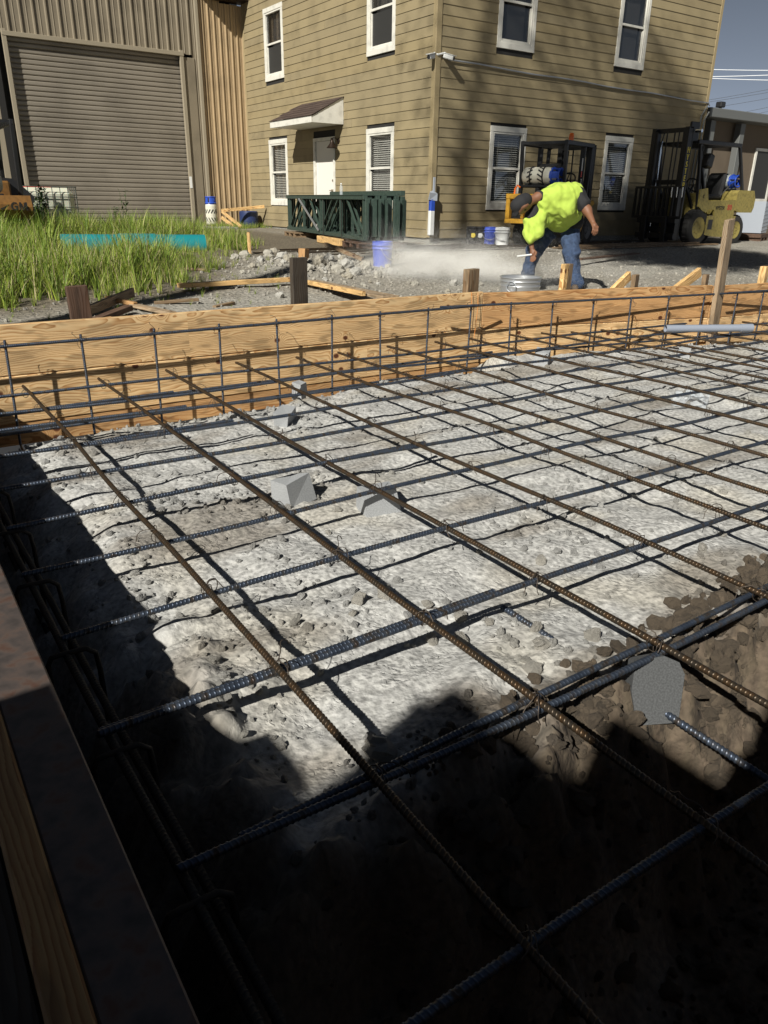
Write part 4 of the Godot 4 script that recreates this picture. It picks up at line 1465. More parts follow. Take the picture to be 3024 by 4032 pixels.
func wheel(parent: Node3D, at: Vector3, r: float, w: float, rim: String) -> void:
	var h := Node3D.new()
	h.name = "wheel"
	parent.add_child(h, true)
	h.position = at
	var ax := Transform3D(Basis(Vector3.RIGHT, PI / 2), Vector3.ZERO)
	var b := part(h, "tyre", "tyre")
	b.lathe([Vector2(r * 0.6, -w / 2), Vector2(r * 0.93, -w / 2), Vector2(r, -w * 0.36), Vector2(r, w * 0.36), Vector2(r * 0.93, w / 2), Vector2(r * 0.6, w / 2)], 32, ax)
	for k in 22:
		var a := TAU * k / 22
		b.box(Vector3(cos(a) * r * 0.985, sin(a) * r * 0.985, 0), Vector3(0.03, 0.05, w * 0.7), Basis(Vector3(0, 0, 1), a))
	done(b)
	b = part(h, "rim", rim)
	b.lathe([Vector2(0, -w * 0.30), Vector2(r * 0.35, -w * 0.30), Vector2(r * 0.5, -w * 0.42), Vector2(r * 0.61, -w * 0.47), Vector2(r * 0.61, w * 0.47), Vector2(r * 0.5, w * 0.42), Vector2(r * 0.35, w * 0.30), Vector2(0, w * 0.30)], 26, ax)
	for k in 8:
		var a := TAU * k / 8
		for sg in [-1.0, 1.0]:
			b.box(Vector3(cos(a) * r * 0.27, sin(a) * r * 0.27, sg * w * 0.31), Vector3(0.022, 0.022, 0.03))
	done(b)


func gas_tank(parent: Node3D, at: Vector3, b: Basis, body: String, collar: String, r := 0.16, length := 0.62) -> void:
	var g := Node3D.new()
	g.name = "gas_tank"
	parent.add_child(g, true)
	g.transform = Transform3D(b, at)      # local y along the tank, collar at the top
	var q := part(g, "cylinder", body)
	q.lathe([Vector2(0, 0), Vector2(r * 0.7, 0.0), Vector2(r * 0.97, 0.04), Vector2(r, 0.09), Vector2(r, length - 0.08), Vector2(r * 0.9, length), Vector2(r * 0.5, length + 0.05), Vector2(0, length + 0.06)], 28)
	done(q)
	q = part(g, "grip_slots", "plastic_black")
	for j in 2:
		for k in 12:
			var a := TAU * k / 12
			var y := length * (0.3 + 0.36 * j)
			var n := Vector3(cos(a), 0, -sin(a))
			var tg := Vector3(-sin(a), 0, -cos(a))
			var d := (Vector3.UP * 0.85 + tg * (0.5 if j else -0.5)).normalized()
			q.box(n * (r + 0.001) + Vector3.UP * y, Vector3(0.03, length * 0.2, 0.008), Basis(d.cross(n), d, n), 0.003)
	done(q)
	q = part(g, "collar", collar)
	for k in 5:
		var a0 := TAU * k / 5.0
		var p := []
		for s in 7:
			var a := a0 + 0.95 * s / 6.0
			p.append([Vector3(cos(a) * r * 0.93, length - 0.02, -sin(a) * r * 0.93), Vector3(cos(a) * r * 0.86, length + 0.17, -sin(a) * r * 0.86)])
		for s in 6:
			q.quad(p[s][0], p[s + 1][0], p[s + 1][1], p[s][1])
			q.quad(p[s + 1][0] * Vector3(0.93, 1, 0.93), p[s][0] * Vector3(0.93, 1, 0.93), p[s][1] * Vector3(0.93, 1, 0.93), p[s + 1][1] * Vector3(0.93, 1, 0.93))
	q.ring(Vector3(0, length + 0.17, 0), Vector3.UP, r * 0.83, 0.018, 28, 8)
	q.ring(Vector3(0, length + 0.02, 0), Vector3.UP, r * 0.9, 0.02, 28, 8)
	done(q)
	q = part(g, "valve", "brass")
	q.tube([Vector3(0, length + 0.03, 0), Vector3(0, length + 0.14, 0)], 0.022, 10)
	q.tube([Vector3(0.0, length + 0.09, 0), Vector3(0.09, length + 0.10, 0)], 0.015, 8)
	done(q)


func words(parent: Node3D, text: String, size: float, m: String, xf: Transform3D, called := "lettering", font := "Droid Sans", bold := true) -> void:
	var f := SystemFont.new()
	f.font_names = PackedStringArray([font])
	f.font_weight = 700 if bold else 400
	var t := TextMesh.new()
	t.text = text
	t.font = f
	t.font_size = 48
	t.pixel_size = size / 48.0
	t.depth = 0.004
	var o := MeshInstance3D.new()
	o.mesh = t
	o.material_override = M[m]
	o.name = called
	parent.add_child(o, true)
	o.transform = xf


# local frame: rear at x = 0, driving towards +x, ground at y = 0
func forklift(called: String, label: String, at: Vector3, turn: float, p: Dictionary) -> Node3D:
	var t := thing(called, label, "forklift", at, turn, "forklifts")
	var hw: float = p.hw
	var paint: String = p.paint
	var b := part(t, "counterweight", paint)
	var cb: float = p.get("cwy", p.cy)
	var cw := PackedVector2Array([Vector2(0.06, cb), Vector2(0.0, cb + 0.12), Vector2(0.0, p.ch - 0.18), Vector2(0.10, p.ch), Vector2(0.72, p.ch), Vector2(0.78, p.ch - 0.05), Vector2(0.78, cb + 0.05), Vector2(0.62, cb)])
	if p.get("grille", false):
		# an open frame across the tail, three bays wide
		for q in [[-hw, 0.09], [-hw * 0.36, 0.06], [hw * 0.30, 0.06], [hw - 0.09, 0.09]]:
			b.box(Vector3(0.06, (p.cy + p.ch) / 2 + 0.05, q[0] + q[1] / 2), Vector3(0.12, p.ch - p.cy - 0.2, q[1]), Basis(), 0.008)
		b.box(Vector3(0.06, p.ch - 0.03, 0), Vector3(0.14, 0.10, hw * 2 + 0.004), Basis(), 0.01)
		b.box(Vector3(0.06, p.cy + 0.10, 0), Vector3(0.14, 0.09, hw * 2 + 0.004), Basis(), 0.01)
		for sg in [-1.0, 1.0]:
			b.box(Vector3(0.34, (p.cy + p.ch) / 2 + 0.02, sg * (hw - 0.03)), Vector3(0.42, p.ch - p.cy - 0.1, 0.06), Basis(), 0.01)
		var core := part(t, "engine_block", "machine_black")
		core.box(Vector3(0.38, (p.cy + p.ch) / 2, 0), Vector3(0.5, p.ch - p.cy - 0.05, hw * 2 - 0.14), Basis(), 0.02)
		done(core)
	else:
		b.prism(cw, hw * 2, Transform3D(Basis(), Vector3(0, 0, -hw)))
		b.box(Vector3(-0.02, (cb + p.ch) / 2, 0), Vector3(0.10, p.ch - cb - 0.2, hw * 1.7), Basis(), 0.04)
	done(b)
	b = part(t, "chassis", "machine_black")
	b.box(Vector3(1.25, p.cy + 0.02, 0), Vector3(1.9, 0.36, hw * 1.5), Basis(), 0.03)
	b.box(Vector3(0.55, p.rr, 0), Vector3(0.18, 0.12, hw * 1.6))
	done(b)
	var sp: PackedVector2Array = p.side
	for sz in [hw - 0.05, -hw]:
		b = part(t, "side_panel", paint)
		b.prism(sp, 0.05, Transform3D(Basis(), Vector3(0, 0, sz)))
		done(b)
	if p.has("step"):
		for sg in [-1.0, 1.0]:
			b = part(t, "step_panel", paint)
			b.prism(p.step, 0.04, Transform3D(Basis(), Vector3(0, 0, sg * hw - 0.02)))
			done(b)
			b = part(t, "step_hole", "machine_black")
			b.box(Vector3(1.72, p.cy + 0.05, sg * (hw + 0.018)), Vector3(0.17, 0.22, 0.012))
			done(b)
	b = part(t, "engine_hood", p.get("hood", paint))
	b.box(Vector3(1.05, p.cy + 0.42, 0), Vector3(0.72, 0.34, hw * 1.5), Basis(), 0.03)
	done(b)
	b = part(t, "dashboard", p.get("hood", paint))
	b.prism(PackedVector2Array([Vector2(1.98, 0.45), Vector2(2.2, 0.45), Vector2(2.16, p.cy + 0.72), Vector2(2.04, p.cy + 0.74)]), hw * 1.5, Transform3D(Basis(), Vector3(0, 0, -hw * 0.75)))
	done(b)
	b = part(t, "seat", "seat_black")
	b.box(Vector3(1.10, p.cy + 0.66, 0), Vector3(0.5, 0.14, 0.5), Basis(), 0.05)
	b.box(Vector3(0.84, p.cy + 0.93, 0), Vector3(0.13, 0.56, 0.48), Basis(Vector3(0, 0, 1), 0.18), 0.05)
	done(b)
	b = part(t, "steering_wheel", "machine_black")
	var sw := Vector3(1.72, p.cy + 0.92, 0.0)
	b.ring(sw, Vector3(-0.75, 0.6, 0), 0.18, 0.016, 24, 7)
	b.tube([sw, Vector3(2.02, p.cy + 0.5, 0.0)], 0.025, 8)
	b.tube([sw + Vector3(0.1, 0.13, 0), sw - Vector3(0.1, 0.13, 0)], 0.012, 6)
	b.tube([sw + Vector3(0, 0, 0.17), sw - Vector3(0, 0, 0.17)], 0.012, 6)
	done(b)
	# overhead guard
	var gh: float = p.gh
	b = part(t, "overhead_guard", "machine_black")
	for sg in [-1.0, 1.0]:
		var z: float = sg * (hw - 0.07)
		b.beam(Vector3(0.50, p.ch - 0.05, z), Vector3(p.gx0, gh - 0.03, z), 0.07, 0.06, Vector3(0, 0, 1), 0.01)
		b.beam(Vector3(p.fx, p.cy + 0.4, z), Vector3(p.gx1 - 0.1, gh - 0.03, z), 0.07, 0.06, Vector3(0, 0, 1), 0.01)
		b.beam(Vector3(p.gx0 - 0.03, gh, z), Vector3(p.gx1, gh + 0.01, z), 0.09, 0.07, Vector3.UP, 0.012)
		if p.get("midpost", false):
			b.beam(Vector3(1.32, p.cy + 0.55, z), Vector3(1.30, gh - 0.03, z), 0.11, 0.05, Vector3(0, 0, 1), 0.01)
	for k in 9:
		var x: float = lerpf(p.gx0, p.gx1, k / 8.0)
		b.box(Vector3(x, gh + 0.005, 0), Vector3(0.045, 0.05, hw * 2 - 0.19))
	done(b)
	# mast
	var mx: float = p.mx
	var mh: float = p.mh
	var mz: float = p.mz
	for sg in [-1.0, 1.0]:
		b = part(t, "mast_rail", "machine_black")
		b.box(Vector3(mx + 0.07, mh / 2 + 0.06, sg * mz), Vector3(0.17, mh - 0.12, 0.035), Basis(), 0.004)
		b.box(Vector3(mx, mh / 2 + 0.06, sg * (mz + 0.02)), Vector3(0.025, mh - 0.12, 0.11))
		b.box(Vector3(mx + 0.15, mh / 2 + 0.06, sg * (mz + 0.02)), Vector3(0.025, mh - 0.12, 0.11))
		b.box(Vector3(mx + 0.09, mh / 2 + 0.03, sg * (mz - 0.06)), Vector3(0.12, mh - 0.2, 0.05))
		b.box(Vector3(mx + 0.075, mh / 2 + 0.05, sg * (mz + 0.045)), Vector3(0.122, mh - 0.16, 0.05))
		done(b)
		b = part(t, "lift_cylinder", "chrome")
		b.tube([Vector3(mx + 0.02, 0.2, sg * (mz - 0.12)), Vector3(mx + 0.02, mh - 0.25, sg * (mz - 0.12))], 0.022, 10)
		done(b)
	for q in [[0.02, mh - 0.05, 0.08, 0.09], [0.0, mh * 0.55, 0.05, 0.10], [0.04, 0.35, 0.08, 0.12]]:
		b = part(t, "mast_crossbar", "machine_black")
		b.box(Vector3(mx + q[0], q[1], 0), Vector3(q[2], q[3], mz * 2 - 0.04))
		done(b)
	b = part(t, "lift_chain", "machine_black")
	for sg in [-1.0, 1.0]:
		b.box(Vector3(mx + 0.12, mh * 0.52, sg * 0.1), Vector3(0.012, mh * 0.9, 0.03))
		b.tube([Vector3(mx + 0.1, mh - 0.1, sg * 0.2), Vector3(mx + 0.16, mh * 0.8, sg * 0.24), Vector3(mx + 0.12, mh * 0.5, sg * 0.2), Vector3(mx + 0.1, 0.5, sg * 0.16)], 0.014, 7)
	done(b)
	b = part(t, "tilt_strut", "machine_black")
	for sg in [-1.0, 1.0]:
		b.beam(Vector3(mx, mh * 0.62, sg * (mz - 0.05)), Vector3(p.fx - 0.12, p.cy + 0.3, sg * (mz - 0.05)), 0.05, 0.05)
	done(b)
	# carriage, backrest and forks
	b = part(t, "carriage", "machine_black")
	var cx := mx + 0.22
	for y in [0.22, 0.55]:
		b.box(Vector3(cx, y, 0), Vector3(0.06, 0.12, hw * 1.8), Basis(), 0.008)
	for sg in [-1.0, 1.0]:
		b.box(Vector3(cx - 0.02, 0.4, sg * 0.25), Vector3(0.05, 0.5, 0.06))
	done(b)
	if p.backrest > 0.0:
		b = part(t, "load_backrest", "machine_black")
		var n: int = 11
		for k in n:
			var z := lerpf(-hw * 1.1, hw * 1.1, float(k) / (n - 1))
			b.box(Vector3(cx + 0.03, 0.6 + p.backrest / 2, z), Vector3(0.04, p.backrest, 0.05))
		b.box(Vector3(cx + 0.0305, 0.6 + p.backrest, 0), Vector3(0.04, 0.05, hw * 2.24), Basis(), 0.006)
		b.box(Vector3(cx + 0.0305, 0.62, 0), Vector3(0.04, 0.06, hw * 2.24), Basis(), 0.006)
		done(b)
	b = part(t, "fork", "machine_black")
	for sg in [-1.0, 1.0]:
		b.box(Vector3(cx + 0.06, 0.33, sg * 0.28), Vector3(0.05, 0.62, 0.12), Basis(), 0.006)
		b.hexa([Vector3(cx + 0.035, 0.03, sg * 0.28 + 0.06), Vector3(cx + p.fl, 0.05, sg * 0.28 + 0.05), Vector3(cx + p.fl, 0.05, sg * 0.28 - 0.05), Vector3(cx + 0.035, 0.03, sg * 0.28 - 0.06), Vector3(cx + 0.035, 0.085, sg * 0.28 + 0.06), Vector3(cx + p.fl, 0.062, sg * 0.28 + 0.05), Vector3(cx + p.fl, 0.062, sg * 0.28 - 0.05), Vector3(cx + 0.035, 0.085, sg * 0.28 - 0.06)])
	done(b)
	for sg in [-1.0, 1.0]:
		wheel(t, Vector3(p.wx, p.rf, sg * (hw - 0.13)), p.rf, 0.26, p.rim)
		wheel(t, Vector3(0.52, p.rr, sg * (hw - 0.16)), p.rr, 0.20, p.rim)
	b = part(t, "tank_bracket", "machine_black")
	b.box(Vector3(p.tx, p.ty - 0.19, 0), Vector3(0.3, 0.05, 0.7), Basis(), 0.01)
	for z in [-0.16, 0.12]:
		b.ring(Vector3(p.tx, p.ty, z * p.ts), Vector3(0, 0, 1), p.tr + 0.008, 0.014, 26, 6)
	done(b)
	gas_tank(t, Vector3(p.tx, p.ty, -0.36 * p.ts), Basis(Vector3(1, 0, 0), Vector3(0, 0, p.ts), Vector3(0, -p.ts, 0)), p.tank, "collar_blue", p.tr, 0.64)
	b = part(t, "hose", "machine_black")
	b.tube([Vector3(p.tx, p.ty, p.ts * 0.38), Vector3(p.tx + 0.12, p.ty - 0.02, p.ts * 0.45), Vector3(p.tx + 0.3, p.ty - 0.12, p.ts * 0.42), Vector3(p.tx + 0.42, p.ty - 0.35, p.ts * 0.3)], 0.012, 7)
	done(b)
	return t


func build_machines() -> void:
	# yellow forklift behind the worker, its tail towards the viewer
	var f1 := forklift("forklift", "yellow forklift with a black cab guard and orange beacon behind the bending worker", Vector3(11.57, 0.20, -11.89), deg_to_rad(20.0), {"hw": 0.55, "paint": "yellow", "hood": "machine_black", "cy": 0.40, "ch": 1.0, "grille": true, "rr": 0.25, "rf": 0.34, "wx": 1.85, "gh": 1.97, "gx0": 0.42, "gx1": 1.82, "fx": 1.66, "midpost": true, "mx": 2.02, "mh": 2.02, "mz": 0.33, "backrest": 0.0, "fl": 0.9, "rim": "rim_grey", "tx": 0.36, "ty": 1.36, "ts": 1.0, "tr": 0.165, "tank": "tank_white",
		"side": PackedVector2Array([Vector2(1.00, 0.22), Vector2(1.45, 0.30), Vector2(1.54, 0.44), Vector2(1.58, 0.62), Vector2(2.05, 0.86), Vector2(1.98, 0.92), Vector2(1.20, 0.78), Vector2(1.00, 0.74)])})
	var b := part(f1, "beacon", "beacon")
	b.lathe([Vector2(0.05, 0.0), Vector2(0.05, 0.09), Vector2(0.035, 0.14), Vector2(0, 0.145)], 14, Transform3D(Basis(), Vector3(0.92, 2.03, 0.35)))
	done(b)
	b = part(f1, "panel_hole", "machine_black")
	b.box(Vector3(1.40, 0.50, 0.553), Vector3(0.15, 0.19, 0.012), Basis(), 0.004)
	b.tube([Vector3(1.52, 0.72, 0.545), Vector3(1.52, 0.72, 0.558)], 0.035, 12)
	done(b)
	b = part(f1, "number_plate", "label_white")
	b.box(Vector3(1.31, 1.26, 0.512), Vector3(0.12, 0.14, 0.01))
	done(b)
	words(f1, "5N", 0.12, "ink", Transform3D(Basis(), Vector3(1.31, 1.255, 0.518)))
	b = part(f1, "reflector_strip", "label_white")
	b.box(Vector3(1.24, 1.60, 0.512), Vector3(0.03, 0.24, 0.01))
	done(b)
	b = part(f1, "reflector_strip", "red")
	b.box(Vector3(1.24, 1.42, 0.512), Vector3(0.03, 0.11, 0.01))
	done(b)
	b = part(f1, "hook", "beacon")
	b.tube([Vector3(0.06, 1.0, -0.40), Vector3(0.08, 1.12, -0.40), Vector3(0.10, 1.18, -0.36), Vector3(0.10, 1.14, -0.30)], 0.018, 8)
	done(b)
	# larger pale yellow forklift facing it
	var f2 := forklift("forklift", "large pale yellow forklift with a tall black mast and a barred load backrest", Vector3(18.80, 0.17, -12.06), PI, {"hw": 0.60, "paint": "lemon", "cy": 0.42, "cwy": 0.74, "ch": 1.24, "rr": 0.34, "rf": 0.40, "wx": 2.12, "gh": 2.20, "gx0": 0.92, "gx1": 2.55, "fx": 2.2, "mx": 2.72, "mh": 2.50, "mz": 0.42, "backrest": 0.66, "fl": 1.15, "rim": "lemon", "tx": 0.62, "ty": 1.44, "ts": -1.0, "tr": 0.16, "tank": "tank_grey",
		"side": PackedVector2Array([Vector2(0.80, 0.62), Vector2(1.55, 0.62), Vector2(1.62, 0.80), Vector2(1.86, 0.80), Vector2(1.95, 0.70), Vector2(2.24, 0.86), Vector2(2.28, 1.22), Vector2(2.0, 1.26), Vector2(1.9, 0.98), Vector2(0.80, 1.02)]),
		"step": PackedVector2Array([Vector2(0.72, 0.66), Vector2(1.86, 0.66), Vector2(1.86, 0.24), Vector2(1.58, 0.20), Vector2(0.98, 0.18), Vector2(0.84, 0.30)])})
	for k in 6:
		words(f2, "HYSTER"[k], 0.16, "letter_yellow", Transform3D(Basis(Vector3.UP, PI), Vector3(2.79, 2.03 - k * 0.145, -0.492)), "mast_letter")
	words(f2, "HYSTER", 0.10, "ink", Transform3D(Basis(Vector3.UP, PI), Vector3(1.40, 0.84, -0.604)))
	words(f2, "80", 0.17, "letter_red", Transform3D(Basis(Vector3.UP, PI), Vector3(1.02, 0.85, -0.604)))
	words(f2, "C", 0.10, "ink", Transform3D(Basis(Vector3.UP, PI), Vector3(2.12, 1.08, -0.604)))
	b = part(f2, "work_lamp", "machine_black")
	b.ring(Vector3(2.35, 2.08, -0.5), Vector3(0, 0, 1), 0.07, 0.018, 18, 6)
	b.box(Vector3(1.75, 1.85, -0.3), Vector3(0.22, 0.3, 0.2), Basis(Vector3(0, 0, 1), 0.2), 0.03)
	b.box(Vector3(1.75, 2.45, 0.2), Vector3(0.3, 0.5, 0.06), Basis(), 0.01)
	done(b)
	b = part(f2, "backrest_end_bar", "chrome")
	for z in [-0.64, -0.50, -0.36]:
		b.tube([Vector3(3.0, 1.26, z), Vector3(2.99, 1.05, z)], 0.02, 8)
	done(b)
	b = part(f2, "crossbar_end", "chrome")
	b.tube([Vector3(2.60, 2.42, -0.46), Vector3(2.60, 2.42, -0.62)], 0.035, 10)
	done(b)
	# forklift in the weeds, seen from behind
	var f3 := forklift("forklift", "old orange forklift parked in tall weeds with a grey gas bottle on its tail", Vector3(1.93, 0.24, -14.6), PI / 2, {"hw": 0.74, "paint": "rust_orange", "cy": 0.44, "ch": 0.80, "rr": 0.28, "rf": 0.34, "wx": 2.2, "gh": 1.92, "gx0": 0.35, "gx1": 2.0, "fx": 2.1, "mx": 2.5, "mh": 2.0, "mz": 0.33, "backrest": 0.0, "fl": 0.8, "rim": "rim_grey", "tx": 0.3, "ty": 0.99, "ts": -1.0, "tr": 0.155, "tank": "tank_grey",
		"side": PackedVector2Array([Vector2(0.8, 0.4), Vector2(2.2, 0.4), Vector2(2.2, 0.8), Vector2(0.8, 0.8)])})
	b = part(f3, "grab_handle", "red")
	b.tube([Vector3(0.36, 1.18, 0.32), Vector3(0.40, 1.38, 0.27)], 0.04, 8)
	done(b)
	b = part(f3, "mudguard", "plastic_black")
	b.prism(PackedVector2Array([Vector2(0.36, 0.62), Vector2(0.36, 1.02), Vector2(0.50, 1.08), Vector2(0.62, 1.07), Vector2(0.74, 0.98), Vector2(0.94, 0.78), Vector2(0.93, 0.70), Vector2(0.78, 0.56), Vector2(0.6, 0.5)]), 0.05, Transform3D(Basis(Vector3(0, 0, 1), Vector3(0, 1, 0), Vector3(-1, 0, 0)), Vector3(0.86, 0.0, 0)))
	done(b)
	words(f3, "GM", 0.17, "ink", Transform3D(Basis(Vector3.UP, -PI / 2), Vector3(-0.073, 0.63, 0.52)))
	b = part(f3, "tick_mark", "ink")
	b.prism(PackedVector2Array([Vector2(0.22, 0.60), Vector2(0.25, 0.57), Vector2(0.36, 0.66), Vector2(0.26, 0.61)]), 0.004, Transform3D(Basis(Vector3(0, 0, 1), Vector3(0, 1, 0), Vector3(-1, 0, 0)), Vector3(-0.071, 0.0, 0)))
	done(b)


# ---------------------------------------------------------------- bodies: a smooth union of tapered capsules, meshed by surface nets
func body(bones: Array, cell: float, k: float, fold := 0.0, fs := 1) -> ArrayMesh:
	var lo := Vector3(1e9, 1e9, 1e9)
	var hi := -lo
	for b in bones:
		for e in [[b[0], b[2]], [b[1], b[3]]]:
			lo = lo.min(e[0] - Vector3.ONE * (e[1] + k + cell * 2))
			hi = hi.max(e[0] + Vector3.ONE * (e[1] + k + cell * 2))
	var n := Vector3i(((hi - lo) / cell).ceil()) + Vector3i.ONE
	var f := PackedFloat32Array()
	f.resize(n.x * n.y * n.z)
	f.fill(9.0)
	for b in bones:
		var a: Vector3 = b[0]
		var d: Vector3 = b[1] - a
		var dd := maxf(d.length_squared(), 1e-9)
		var rr := maxf(b[2], b[3]) + k + cell * 1.5
		var i0 := Vector3i(((a.min(b[1]) - Vector3.ONE * rr - lo) / cell).floor()).clamp(Vector3i.ZERO, n - Vector3i.ONE)
		var i1 := Vector3i(((a.max(b[1]) + Vector3.ONE * rr - lo) / cell).ceil()).clamp(Vector3i.ZERO, n - Vector3i.ONE)
		var sq: Vector3 = b[4] if b.size() > 4 else Vector3.ONE
		for z in range(i0.z, i1.z + 1):
			for y in range(i0.y, i1.y + 1):
				var row := (z * n.y + y) * n.x
				for x in range(i0.x, i1.x + 1):
					var p := lo + Vector3(x, y, z) * cell - a
					var t := clampf(p.dot(d) / dd, 0.0, 1.0)
					var q := ((p - d * t) * sq).length() - lerpf(b[2], b[3], t)
					var o := f[row + x]
					if o > 8.0:
						f[row + x] = q
					else:
						var h := maxf(k - absf(o - q), 0.0) / k
						f[row + x] = minf(o, q) - h * h * k * 0.25
	var ids := {}
	var v := PackedVector3Array()
	var ix := PackedInt32Array()
	var sx := 1
	var sy := n.x
	var sz := n.x * n.y
	for z in n.z - 1:
		for y in n.y - 1:
			for x in n.x - 1:
				var c := x + y * sy + z * sz
				if f[c] > 1.5 * cell + k:
					continue
				var s := 0
				var sum := Vector3.ZERO
				var cnt := 0
				var g := [f[c], f[c + sx], f[c + sy], f[c + sx + sy], f[c + sz], f[c + sx + sz], f[c + sy + sz], f[c + sx + sy + sz]]
				for e in [[0, 1], [2, 3], [4, 5], [6, 7], [0, 2], [1, 3], [4, 6], [5, 7], [0, 4], [1, 5], [2, 6], [3, 7]]:
					var fa: float = g[e[0]]
					var fb: float = g[e[1]]
					if (fa < 0.0) != (fb < 0.0):
						var t := fa / (fa - fb)
						var pa := Vector3(e[0] & 1, (e[0] >> 1) & 1, e[0] >> 2)
						var pb := Vector3(e[1] & 1, (e[1] >> 1) & 1, e[1] >> 2)
						sum += pa.lerp(pb, t)
						cnt += 1
				if cnt:
					ids[c] = v.size()
					v.append(lo + (Vector3(x, y, z) + sum / cnt) * cell)
	for c in ids:
		var x: int = c % sy
		var y: int = (c / sy) % n.y
		var z: int = c / sz
		for e in [[sx, sy, sz, y, z], [sy, sz, sx, z, x], [sz, sx, sy, x, y]]:
			if e[3] == 0 or e[4] == 0:
				continue
			var fa := f[c]
			var fb := f[c + e[0]]
			if (fa < 0.0) == (fb < 0.0):
				continue
			var q := [c, c - e[1], c - e[1] - e[2], c - e[2]]
			if not (ids.has(q[1]) and ids.has(q[2]) and ids.has(q[3])):
				continue
			var w := [ids[q[0]], ids[q[1]], ids[q[2]], ids[q[3]]]
			if fa < 0.0:
				ix.append_array([w[0], w[2], w[1], w[0], w[3], w[2]])
			else:
				ix.append_array([w[0], w[1], w[2], w[0], w[2], w[3]])
	var nn := PackedVector3Array()
	nn.resize(v.size())
	for t in range(0, ix.size(), 3):
		var fn := (v[ix[t + 2]] - v[ix[t]]).cross(v[ix[t + 1]] - v[ix[t]])
		for j in 3:
			nn[ix[t + j]] += fn
	for t in nn.size():
		nn[t] = nn[t].normalized()
	if fold > 0.0:
		var fn := noise(1.0, fs, FastNoiseLite.TYPE_SIMPLEX_SMOOTH, 2)
		for t in v.size():
			var q := v[t]
			v[t] += nn[t] * fold * (0.5 - absf(fn.get_noise_3d(q.x * 5.0 + q.y * 2.0, q.y * 3.2, q.z * 5.0)) * 2.2)
		nn.fill(Vector3.ZERO)
		for t in range(0, ix.size(), 3):
			var fnn := (v[ix[t + 2]] - v[ix[t]]).cross(v[ix[t + 1]] - v[ix[t]])
			for j in 3:
				nn[ix[t + j]] += fnn
		for t in nn.size():
			nn[t] = nn[t].normalized()
	var arr := []
	arr.resize(Mesh.ARRAY_MAX)
	arr[Mesh.ARRAY_VERTEX] = v
	arr[Mesh.ARRAY_NORMAL] = nn
	arr[Mesh.ARRAY_INDEX] = ix
	var m := ArrayMesh.new()
	m.add_surface_from_arrays(Mesh.PRIMITIVE_TRIANGLES, arr)
	return m


func hand_bones(wrist: Vector3, dirn: Vector3, palm: Vector3, curl: float, s: float) -> Array:
	var d := dirn.normalized()
	var n := (palm - d * palm.dot(d)).normalized()
	var side := d.cross(n) * s
	var out := []
	var pw := wrist + d * 0.085
	out.append([wrist, wrist + d * 0.05, 0.028, 0.03])
	for k in 4:
		var off := (k - 1.5) * 0.0205
		var root := pw + side * off
		out.append([wrist + d * 0.02 + side * off * 0.7, root, 0.014, 0.0125])
		var l: float = [0.040, 0.046, 0.043, 0.033][k]
		var dir := d
		var p := root
		for j in 3:
			dir = dir.rotated(side.normalized() * s, 0.0).lerp(n, curl * [0.5, 0.75, 0.7][j]).normalized()
			var e: Vector3 = p + dir * l * [1.0, 0.62, 0.5][j]
			out.append([p, e, 0.0105 - 0.0007 * j, 0.0098 - 0.0008 * j])
			p = e
	var tr := wrist + d * 0.025 - side * 0.026
	var t1 := tr + (d * 0.6 - side * 0.55 + n * 0.35).normalized() * 0.045
	var t2 := t1 + (d * 0.75 + side * 0.1 + n * 0.5).normalized() * 0.036
	out.append([tr, t1, 0.015, 0.0125])
	out.append([t1, t2, 0.0125, 0.0105])
	return out


